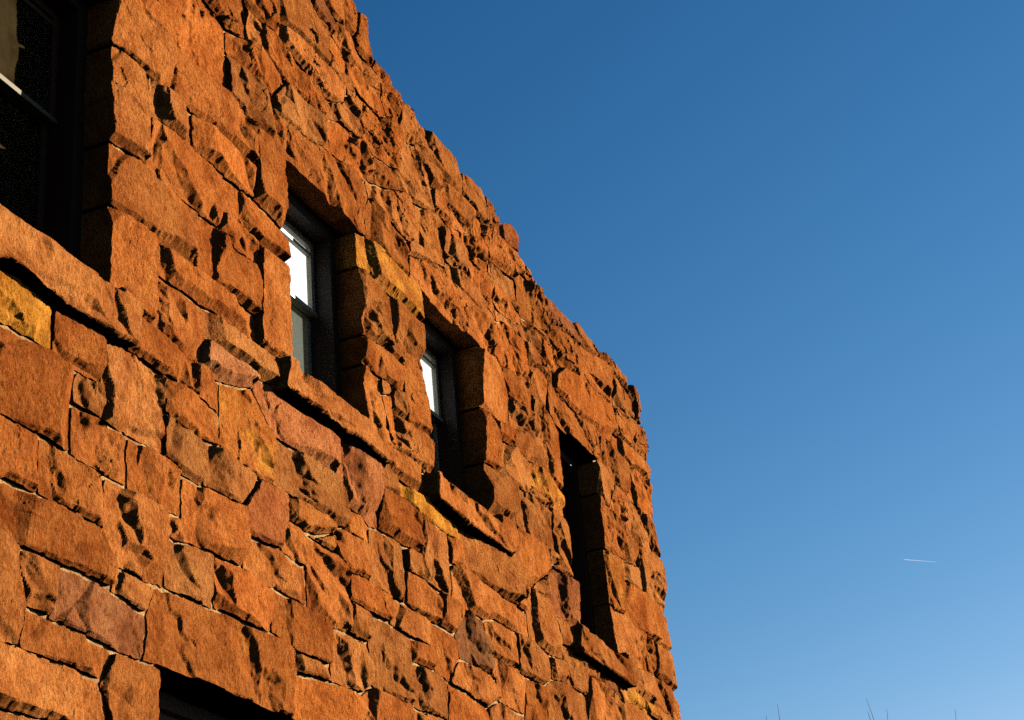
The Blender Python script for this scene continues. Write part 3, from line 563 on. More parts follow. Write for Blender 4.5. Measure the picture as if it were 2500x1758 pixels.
('j23','n',[(12.56,7.39),(12.74,7.42),(12.91,7.42),(13.17,7.40),(13.17,7.21),(13.17,7.01),(12.95,7.00),(12.57,7.01),(12.58,7.23)]),
('j24','n',[(13.26,8.31),(13.54,8.35),(13.86,8.37),(14.04,8.35),(14.05,8.17),(14.04,7.84),(13.75,7.83),(13.51,7.82),(13.33,7.81),(13.28,8.00)]),
('j25','n',[(13.12,8.52),(13.39,8.54),(13.58,8.56),(13.84,8.58),(13.84,8.38),(13.54,8.38),(13.25,8.36)]),
('j26','n',[(13.89,8.59),(14.10,8.60),(14.01,8.37),(13.85,8.39)]),
('j27','n',[(14.09,8.58),(14.30,8.56),(14.47,8.56),(14.46,8.30),(14.49,8.10),(14.45,7.83),(14.26,7.84),(14.07,7.87),(14.05,8.10),(14.06,8.35)]),
('j28','y',[(13.64,7.79),(13.89,7.83),(14.18,7.83),(14.47,7.79),(14.49,7.66),(14.47,7.51),(14.23,7.53),(14.06,7.55),(13.83,7.59),(13.63,7.65)]),
('j29','n',[(13.60,7.50),(13.81,7.50),(14.05,7.50),(14.01,7.45),(13.65,7.44)]),
('j30','n',[(13.17,7.40),(13.46,7.42),(13.65,7.43),(14.01,7.43),(14.09,7.28),(14.16,7.07),(13.84,7.06),(13.55,7.03),(13.28,7.03),(13.19,7.22)]),
('j31','n',[(14.06,7.48),(14.24,7.49),(14.48,7.48),(14.47,7.25),(14.51,7.06),(14.48,6.89),(14.23,6.91),(14.14,7.00),(14.13,7.26)]),
('l2','n',[(12.97,6.98),(13.23,7.00),(13.60,7.01),(13.76,7.02),(13.82,6.91),(13.84,6.78),(13.44,6.56),(13.25,6.52),(13.05,6.49),(12.99,6.62),(13.04,6.81)]),
('l3','n',[(13.46,6.72),(13.62,6.75),(13.81,6.76),(13.79,6.53),(13.48,6.53),(13.40,6.56)]),
('l3b','n',[(13.80,7.01),(14.07,7.04),(14.13,6.96),(13.89,6.88),(13.81,6.78),(13.68,6.78)]),
('l4','d',[(13.91,6.87),(14.13,6.88),(14.45,6.87),(14.56,6.82),(14.47,6.58),(14.47,6.45),(14.25,6.44),(13.86,6.40),(13.80,6.53),(13.90,6.75)]),
('l5','n',[(13.91,6.88),(14.19,7.01),(14.50,7.04),(14.47,6.89),(14.18,6.89)]),
('l6','n',[(13.28,6.46),(13.56,6.50),(13.79,6.50),(13.88,6.40),(13.96,6.26),(14.00,6.03),(13.71,6.01),(13.49,6.03),(13.22,6.03),(13.23,6.24)]),
('l7','n',[(13.05,6.47),(13.24,6.45),(13.19,6.25),(13.02,6.25)]),
('l8','n',[(13.90,6.38),(14.12,6.41),(14.32,6.40),(14.23,6.20),(14.03,6.16),(13.96,6.26)]),
('l9','n',[(14.03,6.16),(14.25,6.16),(14.49,6.15),(14.59,6.14),(14.52,5.80),(14.24,5.80),(14.05,5.81),(14.03,5.97)]),
('l10','n',[(14.63,6.14),(14.88,6.16),(14.98,6.14),(14.98,6.06),(14.61,6.03)]),
('l11','d',[(15.01,6.15),(15.26,6.18),(15.50,6.16),(15.51,6.03),(15.21,6.03),(15.00,6.04)]),
('l12','y',[(15.55,6.14),(15.93,6.17),(16.25,6.15),(16.20,6.03),(15.81,6.01),(15.56,6.01)]),
('l13','y',[(16.27,6.15),(16.55,6.15),(16.77,6.13),(16.73,6.02),(16.23,6.02)]),
('l14','n',[(14.60,6.00),(14.94,6.02),(15.25,6.00),(15.19,5.69),(14.51,5.55),(14.53,5.77)]),
('l15','n',[(15.28,5.99),(15.64,6.01),(16.19,6.00),(16.71,6.01),(16.67,5.90),(15.22,5.65)]),
('l16','n',[(13.69,5.75),(14.02,5.78),(14.51,5.79),(14.50,5.54),(13.49,5.33),(13.50,5.64)]),
('l17','n',[(13.02,5.60),(13.26,5.63),(13.43,5.63),(13.46,5.49),(13.47,5.33),(12.93,5.21)]),
('l18','n',[(12.41,5.62),(12.63,5.62),(12.97,5.60),(12.95,5.30),(12.80,5.28),(12.42,5.28),(12.39,5.41)]),
('l19','n',[(12.87,5.95),(13.12,5.96),(13.41,5.96),(13.67,5.94),(13.66,5.76),(13.39,5.65),(13.09,5.64),(12.82,5.64)]),
('l20','n',[(13.69,5.94),(13.99,5.99),(14.03,5.81),(13.69,5.76)]),
('l21','o',[(12.23,5.89),(12.46,5.96),(12.66,5.96),(12.84,5.94),(12.83,5.80),(12.82,5.65),(12.55,5.64),(12.26,5.66)]),
('l22','n',[(12.25,5.60),(12.39,5.62),(12.35,5.44),(12.20,5.44)]),
('l23','n',[(12.17,5.18),(12.30,5.24),(12.55,5.26),(12.91,5.25),(12.88,5.13),(12.11,4.97)]),
('m1','n',[(15.58,8.52),(15.87,8.52),(16.07,8.38),(16.00,8.15),(15.76,8.16),(15.62,8.29)]),
('m2','n',[(15.79,8.82),(16.11,8.88),(16.40,8.94),(16.70,8.90),(16.66,8.58),(16.33,8.44),(16.03,8.55),(15.76,8.62)]),
('m3','n',[(16.08,8.38),(16.35,8.41),(16.40,8.30),(16.37,8.12),(16.07,8.12),(16.01,8.22)]),
('m4','n',[(15.58,8.06),(15.91,8.09),(16.13,8.04),(16.22,7.86),(16.20,7.63),(15.96,7.60),(15.66,7.59),(15.62,7.82)]),
('m5','n',[(16.75,8.76),(16.90,8.90),(17.17,8.92),(17.46,8.89),(17.51,8.79),(17.52,8.61),(17.50,8.49),(17.25,8.44),(16.88,8.48),(16.67,8.52)]),
('m6','n',[(16.47,8.41),(16.87,8.46),(17.28,8.42),(17.25,8.07),(16.95,8.05),(16.47,7.97),(16.41,8.13)]),
('m7','n',[(17.32,8.42),(17.50,8.46),(17.51,8.27),(17.47,8.04),(17.28,8.07)]),
('m9','n',[(16.17,8.06),(16.41,8.05),(16.40,7.95),(16.22,7.94)]),
('m10','n',[(16.24,7.92),(16.50,7.94),(16.74,7.92),(16.68,7.71),(16.39,7.64),(16.20,7.63)]),
('m11','n',[(16.08,7.53),(16.39,7.63),(16.64,7.66),(16.66,7.40),(16.36,7.39),(16.06,7.40)]),
('m12','n',[(16.77,7.91),(17.14,7.95),(17.47,7.95),(17.50,7.76),(17.47,7.40),(16.92,7.37),(16.70,7.38),(16.73,7.63)]),
('m13','y',[(15.65,7.55),(16.06,7.58),(16.02,7.37),(15.98,6.98),(15.68,6.95),(15.69,7.17),(15.71,7.40)]),
('m14','n',[(16.07,7.38),(16.36,7.39),(16.67,7.39),(16.91,7.36),(17.10,7.33),(17.00,6.92),(16.59,6.92),(16.14,6.93),(16.02,7.00)]),
('m15','n',[(17.13,7.33),(17.44,7.36),(17.57,7.26),(17.50,6.97),(17.07,6.94),(17.10,7.14)]),
('m16','n',[(15.67,6.93),(15.99,6.95),(16.50,6.93),(16.43,6.50),(16.09,6.47),(15.66,6.47),(15.67,6.76)]),
('m17','n',[(16.53,6.91),(16.84,6.91),(16.79,6.53),(16.47,6.52)]),
('m18','n',[(16.87,6.92),(17.16,6.91),(17.49,6.93),(17.42,6.53),(16.91,6.53),(16.80,6.55)]),
('m19','n',[(16.03,6.42),(16.46,6.48),(16.62,6.42),(16.56,6.17),(16.25,6.17),(15.94,6.19)]),
('m20','n',[(16.50,6.50),(16.84,6.51),(17.23,6.50),(17.28,6.38),(17.20,6.20),(16.81,6.18),(16.59,6.19),(16.61,6.40)]),
('m21','n',[(17.33,6.50),(17.52,6.44),(17.42,6.15),(17.23,6.19)]),
('m22','n',[(16.82,6.14),(17.19,6.17),(17.14,6.04),(16.76,5.97)])
]
PITS = [(7.78,7.66,0.10,0.06),(7.51,7.60,0.06,0.07),(8.47,9.13,0.09,0.12),(8.54,8.89,0.05,0.08),(8.82,9.68,0.10,0.06),(8.77,9.47,0.08,0.07),(9.06,9.39,0.05,0.07),(9.26,9.44,0.09,0.07),(8.82,9.12,0.06,0.07),(9.97,9.46,0.11,0.12),(9.21,9.11,0.07,0.06),(9.13,8.79,0.07,0.04),(9.65,9.15,0.09,0.05),(9.22,8.66,0.06,0.06),(10.16,10.15,0.12,0.09),(10.29,9.68,0.10,0.08),(10.09,9.34,0.07,0.06),(9.99,9.08,0.11,0.06),(10.35,9.20,0.14,0.08),(7.13,7.97,0.03,0.05),(7.15,8.32,0.02,0.06),(8.15,8.54,0.04,0.04),(7.41,8.43,0.03,0.05),(10.15,10.16,0.11,0.09),(10.74,10.16,0.12,0.06),(9.95,9.45,0.10,0.07),(10.31,9.60,0.08,0.06),(10.00,9.07,0.09,0.05),(10.37,9.19,0.11,0.10),(11.04,9.49,0.07,0.04),(10.55,9.76,0.05,0.07),(10.54,10.07,0.06,0.07),(10.25,10.61,0.08,0.06),(11.05,10.10,0.17,0.11),(11.40,10.01,0.09,0.06),(9.58,9.10,0.11,0.05),(9.29,9.48,0.05,0.06),(7.59,6.71,0.06,0.06),(7.60,6.60,0.05,0.06),(7.79,6.71,0.05,0.08),(7.69,6.50,0.07,0.03),(7.88,6.53,0.09,0.03),(7.93,7.52,0.12,0.05),(8.15,7.54,0.06,0.06),(8.10,7.20,0.11,0.11),(8.46,7.17,0.04,0.03),(8.53,7.52,0.06,0.06),(6.82,5.74,0.05,0.06),(6.88,5.67,0.04,0.04),(6.39,5.40,0.04,0.04),(6.49,5.42,0.04,0.04),(6.63,5.42,0.03,0.02),(6.83,5.57,0.05,0.03),(6.85,5.50,0.04,0.03),(6.93,5.56,0.03,0.02),(7.00,5.56,0.03,0.02),(6.77,5.38,0.04,0.03),(7.34,5.44,0.07,0.04),(7.71,5.84,0.06,0.06),(7.69,5.27,0.07,0.06),(7.86,5.38,0.08,0.09),(7.12,5.09,0.06,0.09),(6.35,5.20,0.02,0.04),(8.18,5.66,0.04,0.04),(8.28,5.67,0.04,0.02),(8.28,6.22,0.12,0.13),(7.24,4.95,0.13,0.07),(7.43,4.89,0.07,0.03),(6.43,4.65,0.04,0.04),(7.52,4.65,0.07,0.03),(7.54,4.56,0.05,0.04),(7.70,5.04,0.06,0.07),(8.19,5.13,0.07,0.06),(6.31,4.28,0.05,0.03),(6.85,4.53,0.05,0.05),(7.29,4.49,0.06,0.07),(7.14,4.48,0.04,0.04),(6.96,4.32,0.05,0.04),(7.15,4.25,0.04,0.03),(7.26,4.16,0.07,0.05),(7.37,4.09,0.05,0.03),(8.18,4.97,0.05,0.04),(9.01,6.05,0.10,0.05),(8.84,6.41,0.09,0.07),(9.93,6.43,0.09,0.05),(10.00,6.41,0.07,0.04),(9.19,6.02,0.05,0.05),(9.47,5.99,0.10,0.03),(10.45,7.31,0.08,0.09),(10.51,6.82,0.07,0.05),(10.32,6.80,0.07,0.04),(10.77,7.05,0.08,0.07),(8.74,6.03,0.10,0.05),(8.76,5.34,0.12,0.06),(9.33,5.51,0.06,0.06),(9.32,5.61,0.06,0.05),(9.65,5.25,0.10,0.05),(8.98,4.96,0.09,0.06),(9.36,4.91,0.07,0.03),(9.64,4.96,0.08,0.07),(9.81,4.95,0.05,0.04),(10.22,5.20,0.09,0.07),(10.24,5.09,0.10,0.05),(10.41,5.04,0.09,0.07),(10.27,5.83,0.07,0.05),(10.30,5.96,0.07,0.08),(11.21,6.18,0.12,0.05),(11.38,6.01,0.10,0.09),(11.90,6.03,0.08,0.03),(12.16,5.98,0.11,0.03),(11.23,5.55,0.08,0.06),(11.25,5.41,0.10,0.05),(11.87,5.64,0.11,0.06),(11.84,5.34,0.15,0.06),(10.87,5.03,0.08,0.07),(11.68,5.06,0.10,0.04),(9.71,4.81,0.06,0.03),(9.94,4.92,0.07,0.05),(9.60,5.37,0.10,0.03),(9.13,4.79,0.06,0.04),(10.39,9.16,0.14,0.11),(10.79,9.24,0.08,0.08),(11.04,9.49,0.07,0.04),(11.32,9.53,0.07,0.05),(11.44,9.32,0.11,0.08),(11.54,9.28,0.07,0.08),(11.01,8.74,0.12,0.06),(11.03,8.88,0.11,0.07),(12.20,9.60,0.07,0.04),(12.36,9.64,0.08,0.06),(12.75,9.55,0.10,0.10),(12.58,9.48,0.10,0.07),(12.69,9.23,0.13,0.08),(12.90,9.40,0.11,0.06),(14.05,9.66,0.21,0.17),(14.37,9.60,0.15,0.08),(13.35,9.21,0.11,0.05),(13.15,9.55,0.11,0.05),(12.13,9.27,0.10,0.07),(12.80,9.82,0.08,0.08),(11.48,9.29,0.14,0.07),(13.38,8.97,0.08,0.06),(13.34,8.86,0.07,0.05),(13.50,8.72,0.11,0.06),(13.61,8.68,0.07,0.05),(12.85,8.74,0.09,0.06),(13.37,9.21,0.10,0.04),(15.96,9.59,0.19,0.05),(17.16,9.85,0.14,0.08),(13.60,9.50,0.08,0.06),(14.63,9.54,0.06,0.06),(13.71,9.33,0.10,0.05),(13.20,9.58,0.12,0.07),(13.08,7.58,0.09,0.05),(13.28,7.19,0.13,0.11),(12.96,6.96,0.11,0.06),(13.70,7.14,0.09,0.08),(14.17,7.29,0.10,0.09),(16.12,7.74,0.12,0.07),(16.07,8.23,0.09,0.07),(16.61,8.28,0.19,0.14),(14.27,7.58,0.13,0.05),(13.51,7.40,0.07,0.05),(16.89,8.80,0.16,0.07),(17.25,8.08,0.14,0.07),(14.30,7.16,0.10,0.06),(14.01,7.05,0.17,0.04),(17.11,7.69,0.20,0.10),(17.23,7.59,0.13,0.07),(15.69,7.14,0.07,0.06),(14.04,6.74,0.12,0.10),(14.04,6.56,0.14,0.06),(12.43,5.79,0.08,0.05),(13.06,5.89,0.09,0.07),(13.19,5.52,0.13,0.09),(13.04,5.36,0.10,0.05),(16.93,6.34,0.16,0.04),(15.91,6.37,0.15,0.06),(15.09,5.91,0.11,0.06),(12.19,6.15,0.04,0.02),(16.63,6.77,0.16,0.12),(12.65,5.35,0.08,0.04),(15.34,6.35,0.16,0.05),(14.86,6.34,0.13,0.04),(13.65,5.51,0.16,0.08),(13.86,5.86,0.05,0.03),(15.42,5.93,0.17,0.07),(13.29,5.69,0.09,0.03),(11.87,5.27,0.11,0.04)]
ROOF = [(10.39,10.86),(10.45,10.80),(10.62,10.82),(10.64,10.78),(10.62,10.60),(10.69,10.47),(11.01,10.46),(11.23,10.43),(11.47,10.40),(11.62,10.36),(11.90,10.41),(12.16,10.40),(12.54,10.39),(12.54,10.35),(12.75,10.41),(13.02,10.42),(12.99,10.38),(13.18,10.39),(13.29,10.40),(13.36,10.29),(13.46,10.27),(13.69,10.40),(13.81,10.38),(13.88,10.33),(13.80,10.11),(14.01,10.11),(14.33,10.05),(14.34,9.98),(14.73,10.02),(14.95,10.01),(15.27,10.01),(15.47,10.10),(15.80,10.09),(16.18,10.09),(16.51,10.12),(17.18,10.10),(17.29,10.10),(17.42,10.14),(17.45,9.95)]
CORNER = [(17.39,9.76),(17.34,9.58),(17.55,9.59),(17.49,9.19),(17.48,8.95),(17.55,8.69),(17.51,8.48),(17.53,8.30),(17.46,7.96),(17.50,7.86),(17.46,7.38),(17.57,7.26),(17.50,6.96),(17.42,6.53),(17.52,6.44),(17.44,6.21)]
COPING = {'b1','b2','b3','b4','b5','i9','i10','i21','j2','j3','j4','j7'}


WALL = 5.0                       # the facade stands in the plane y = 5
OPEN = {'W1': (5.88, 7.05, 6.43, 8.53), 'W2': (9.13, 10.28, 6.84, 8.55), 'W3': (11.38, 12.54, 6.84, 8.54),
        'W4': (14.49, 15.58, 6.40, 8.53), 'W5': (7.61, 9.15, 2.30, 4.41)}
SILLS = {'W1': (5.70, 7.22, 6.16, 6.43), 'W2': (8.96, 10.45, 6.61, 6.84), 'W3': (11.29, 12.77, 6.61, 6.84), 'W4': (14.29, 15.76, 6.14, 6.40)}
CORNER = [(17.46 + (a - 17.46) * 0.2, b) for a, b in CORNER]
TOPLINE = [(1.0, 10.86)] + ROOF + CORNER + [(17.46, 5.0), (17.46, 0.0), (1.0, 0.0)]

# ------------------------------------------------------------------ noise
def hash01(ix, iy, s):
    h = (ix.astype(np.int64) * 374761393 + iy.astype(np.int64) * 668265263 + s * 1442695041) & 0xffffffff
    h = ((h ^ (h >> 13)) * 1274126177) & 0xffffffff
    h = (h ^ (h >> 16)) & 0xffffffff
    return (h.astype(np.float64) / 4294967295.0).astype(np.float32)

def vnoise(x, y, s):
    ix, iy = np.floor(x), np.floor(y)
    fx, fy = (x - ix).astype(np.float32), (y - iy).astype(np.float32)
    fx = fx * fx * fx * (fx * (fx * 6 - 15) + 10); fy = fy * fy * fy * (fy * (fy * 6 - 15) + 10)
    a, b = hash01(ix, iy, s), hash01(ix + 1, iy, s)
    c, d = hash01(ix, iy + 1, s), hash01(ix + 1, iy + 1, s)
    return (a + (b - a) * fx + (c - a) * fy + (a - b - c + d) * fx * fy) * 2 - 1

def fbm(x, y, s, oct=3, gain=0.5):
    r, a = 0, 1.0
    for k in range(oct):
        r = r + a * vnoise(x * 2.03 ** k + 17.3 * k, y * 2.03 ** k - 9.1 * k, s + k)
        a *= gain
    return r

def shards(x, y, s):
    """broken, plane-faced relief: every cell of a jittered lattice has its own level and lean"""
    ix, iy = np.floor(x), np.floor(y)
    best = np.full(x.shape, 9.0, dtype=np.float32)
    out = np.zeros(x.shape, dtype=np.float32)
    for dy in (-1, 0, 1):
        for dx in (-1, 0, 1):
            cx, cy = ix + dx, iy + dy
            px = x - cx - hash01(cx, cy, s); py = y - cy - hash01(cx, cy, s + 1)
            d = px * px + py * py
            m = d < best
            v = (hash01(cx, cy, s + 2) - 0.5) + 1.3 * (hash01(cx, cy, s + 3) - 0.5) * px + 1.3 * (hash01(cx, cy, s + 4) - 0.5) * py
            out = np.where(m, v, out); best = np.where(m, d, best)
    return out

def in_poly(x, y, poly):
    res = np.zeros(x.shape, dtype=bool)
    n = len(poly)
    for i in range(n):
        x0, y0 = poly[i]; x1, y1 = poly[(i + 1) % n]
        if y0 == y1: continue
        c = ((y0 > y) != (y1 > y)) & (x < (x1 - x0) * (y - y0) / (y1 - y0) + x0)
        res ^= c
    return res

def jfa(seed):
    """seed: bool grid -> index of the nearest seed cell and its distance in cells"""
    H, W = seed.shape
    yy, xx = np.mgrid[0:H, 0:W].astype(np.int32)
    sx = np.where(seed, xx, -100000); sy = np.where(seed, yy, -100000)
    best = (sx - xx).astype(np.float32) ** 2 + (sy - yy).astype(np.float32) ** 2
    step = 64
    while step >= 1:
        for dy in (-step, 0, step):
            for dx in (-step, 0, step):
                if dx == 0 and dy == 0: continue
                ys = slice(max(0, dy), min(H, H + dy)); yt = slice(max(0, -dy), min(H, H - dy))
                xs = slice(max(0, dx), min(W, W + dx)); xt = slice(max(0, -dx), min(W, W - dx))
                cx, cy = sx[ys, xs], sy[ys, xs]
                d = (cx - xx[yt, xt]).astype(np.float32) ** 2 + (cy - yy[yt, xt]).astype(np.float32) ** 2
                m = d < best[yt, xt]
                best[yt, xt][m] = d[m]; sx[yt, xt][m] = cx[m]; sy[yt, xt][m] = cy[m]
        step //= 2
    return sx, sy, np.sqrt(best)

def blur(a, n=1):
    for _ in range(n):
        p = np.pad(a, 1, mode='edge')
        a = (p[:-2, 1:-1] + 2 * p[1:-1, 1:-1] + p[2:, 1:-1]) / 4
        p = np.pad(a, 1, mode='edge')
        a = (p[1:-1, :-2] + 2 * p[1:-1, 1:-1] + p[1:-1, 2:]) / 4
    return a

def sheet(U, Z, phi, h, back, cell):
    """quads over phi>0, rim snapped to phi=0, sides carried back to depth `back` behind the wall plane"""
    ins = phi > 0
    q = ins[:-1, :-1] | ins[1:, :-1] | ins[:-1, 1:] | ins[1:, 1:]
    if not q.any(): return None
    gz, gu = np.gradient(phi)
    g2 = gu * gu + gz * gz + 1e-6
    out = ~ins
    du = np.where(out, -phi * gu / g2, 0).clip(-1.3, 1.3) * cell
    dz = np.where(out, -phi * gz / g2, 0).clip(-1.3, 1.3) * cell
    H, W = phi.shape
    used = np.zeros((H, W), dtype=bool)
    used[:-1, :-1] |= q; used[1:, :-1] |= q; used[:-1, 1:] |= q; used[1:, 1:] |= q
    idx = np.full((H, W), -1, dtype=np.int32)
    n = int(used.sum())
    idx[used] = np.arange(n)
    V = np.stack([(U + du)[used], WALL - h[used], (Z + dz)[used]], 1)
    Q = np.stack([idx[:-1, :-1][q], idx[:-1, 1:][q], idx[1:, 1:][q], idx[1:, :-1][q]], 1)
    e = np.concatenate([Q[:, [0, 1]], Q[:, [1, 2]], Q[:, [2, 3]], Q[:, [3, 0]]])
    key = np.minimum(e[:, 0], e[:, 1]).astype(np.int64) * n + np.maximum(e[:, 0], e[:, 1])
    _, inv, cnt = np.unique(key, return_inverse=True, return_counts=True)
    rim = e[cnt[inv] == 1]
    ids = np.unique(rim)
    k = len(ids)
    ra = np.full(n, -1, dtype=np.int32); ra[ids] = n + np.arange(k)
    rb = ra + k
    F = V[ids]
    B = F.copy(); B[:, 1] = WALL + back
    Qs = np.stack([ra[rim[:, 1]], ra[rim[:, 0]], rb[rim[:, 0]], rb[rim[:, 1]]], 1)
    return np.concatenate([V, F, B]), np.concatenate([Q, Qs])

# ------------------------------------------------------------------ the building
BLD = bpy.data.objects.new("stone_building", None)
BLD.location = (11.0, WALL, 0.0)
COL.objects.link(BLD)
tag(BLD, "red-orange rock-faced sandstone building with four deep window openings and a jagged parapet", "building")

def ashlar(x0, x1, z0, z1, seed):
    rnd = random.Random(seed)
    out, z = [], z0
    while z < z1:
        ch = rnd.choice([0.22, 0.28, 0.32, 0.40])
        x = x0 - rnd.random() * 0.5
        while x < x1:
            L = rnd.uniform(0.35, 0.95)
            out.append((x, x + L, z, z + ch)); x += L
        z += ch
    return out

def wall_mask(U, Z, grow=0.0):
    m = in_poly(U, Z, TOPLINE)
    return m

def build_region(u0, u1, z0, z1, cell, detailed, skip=None):
    nu, nz = int((u1 - u0) / cell), int((z1 - z0) / cell)
    ug = u0 + (np.arange(nu) + 0.5) * cell
    zg = z0 + (np.arange(nz) + 0.5) * cell
    U, Z = np.meshgrid(ug, zg)
    wa = 0.0065 if detailed else 0.0
    Uw = U + wa * fbm(U * 9, Z * 9, 3, 3)
    Zw = Z + wa * 0.8 * fbm(U * 9, Z * 9, 33, 3)
    lab = np.full(U.shape, -1, dtype=np.int32)
    mask = in_poly(Uw, Zw, TOPLINE)
    if skip:
        mask &= ~((U > skip[0]) & (U < skip[1]) & (Z > skip[2]) & (Z < skip[3]))
    if detailed:
        for i, (nm, tone, poly) in enumerate(STONES):
            a = np.array(poly)
            i0, i1 = np.searchsorted(ug, a[:, 0].min() - 0.03), np.searchsorted(ug, a[:, 0].max() + 0.03)
            j0, j1 = np.searchsorted(zg, a[:, 1].min() - 0.03), np.searchsorted(zg, a[:, 1].max() + 0.03)
            if i1 <= i0 or j1 <= j0: continue
            s = (slice(j0, j1), slice(i0, i1))
            m = in_poly(Uw[s], Zw[s], poly) & (lab[s] < 0)
            lab[s][m] = i
        for k, (nm, r) in enumerate(SILLS.items()):
            m = (Uw > r[0]) & (Uw < r[1]) & (Z > r[2]) & (Z < r[3])
            lab[m] = 500 + k
    opn = np.zeros(U.shape, dtype=bool)
    Uo = U + 0.007 * fbm(U * 7, Z * 7, 71, 3)
    Zo = Z + 0.004 * fbm(U * 7, Z * 7, 77, 3)
    for r in OPEN.values():
        opn |= (Uo > r[0]) & (Uo < r[1]) & (Zo > r[2]) & (Zo < r[3])
    lab[opn | ~mask] = -1
    wallc = mask & ~opn
    if detailed:
        sx, sy, d = jfa(lab >= 0)
        near = wallc & (lab < 0) & (d < 0.16 / cell)
        sx = sx.clip(0, nu - 1); sy = sy.clip(0, nz - 1)
        lab[near] = lab[sy[near], sx[near]]
    rest = wallc & (lab < 0)
    for k, (a0, a1, b0, b1) in enumerate(ashlar(u0, u1, z0, z1, 5)):
        i0, i1 = np.searchsorted(ug, a0), np.searchsorted(ug, a1)
        j0, j1 = np.searchsorted(zg, b0), np.searchsorted(zg, b1)
        s = (slice(j0, j1), slice(i0, i1))
        m = rest[s]
        lab[s][m] = 1000 + k
    # distance of every cell to the nearest label border
    bd = np.zeros(U.shape, dtype=bool)
    dv = lab[1:] != lab[:-1]; dh = lab[:, 1:] != lab[:, :-1]
    bd[1:] |= dv; bd[:-1] |= dv; bd[:, 1:] |= dh; bd[:, :-1] |= dh
    _, _, dist = jfa(bd)
    dist = (dist + 0.5) * cell
    return U, Z, ug, zg, lab, dist, opn, wallc

def mortar_level(U, Z):
    return -0.016 - 0.020 * ((Z - 5.4 + 0.3 * fbm(U * 0.9, Z * 0.9, 88, 2)) / 1.5).clip(0, 1)

def hollow(h, U, Z, pu, pz, ru, rz, dep, rnd, seed, rot=0.0):
    """angular hollow: an upturned, uneven pyramid of broken faces cut into the stone"""
    j = np.unravel_index(np.argmin((U - pu) ** 2 + (Z - pz) ** 2), U.shape)
    hc = max(float(h[j]), 0.0)
    wx = 0.30 * fbm(U * 10, Z * 10, 300 + seed, 2); wz = 0.30 * fbm(U * 10 + 5, Z * 10, 600 + seed, 2)
    x, z = U - pu, Z - pz
    a = (x * math.cos(rot) + z * math.sin(rot)) / ru + wx
    b = (-x * math.sin(rot) + z * math.cos(rot)) / rz + wz
    q = np.full(U.shape, -9.0, dtype=np.float32)
    n = rnd.choice([3, 3, 4])
    t0 = 0.7 + rnd.gauss(0, 0.5)
    for k in range(n):
        th = t0 + 6.283 * (k + rnd.uniform(-.22, .22)) / n
        q = np.maximum(q, (a * math.cos(th) + b * math.sin(th)) * rnd.uniform(0.8, 1.25) * (1 + 0.6 * math.cos(th - 0.7)))
    cut = hc - dep * (1.0 - q)
    return np.minimum(h, cut)

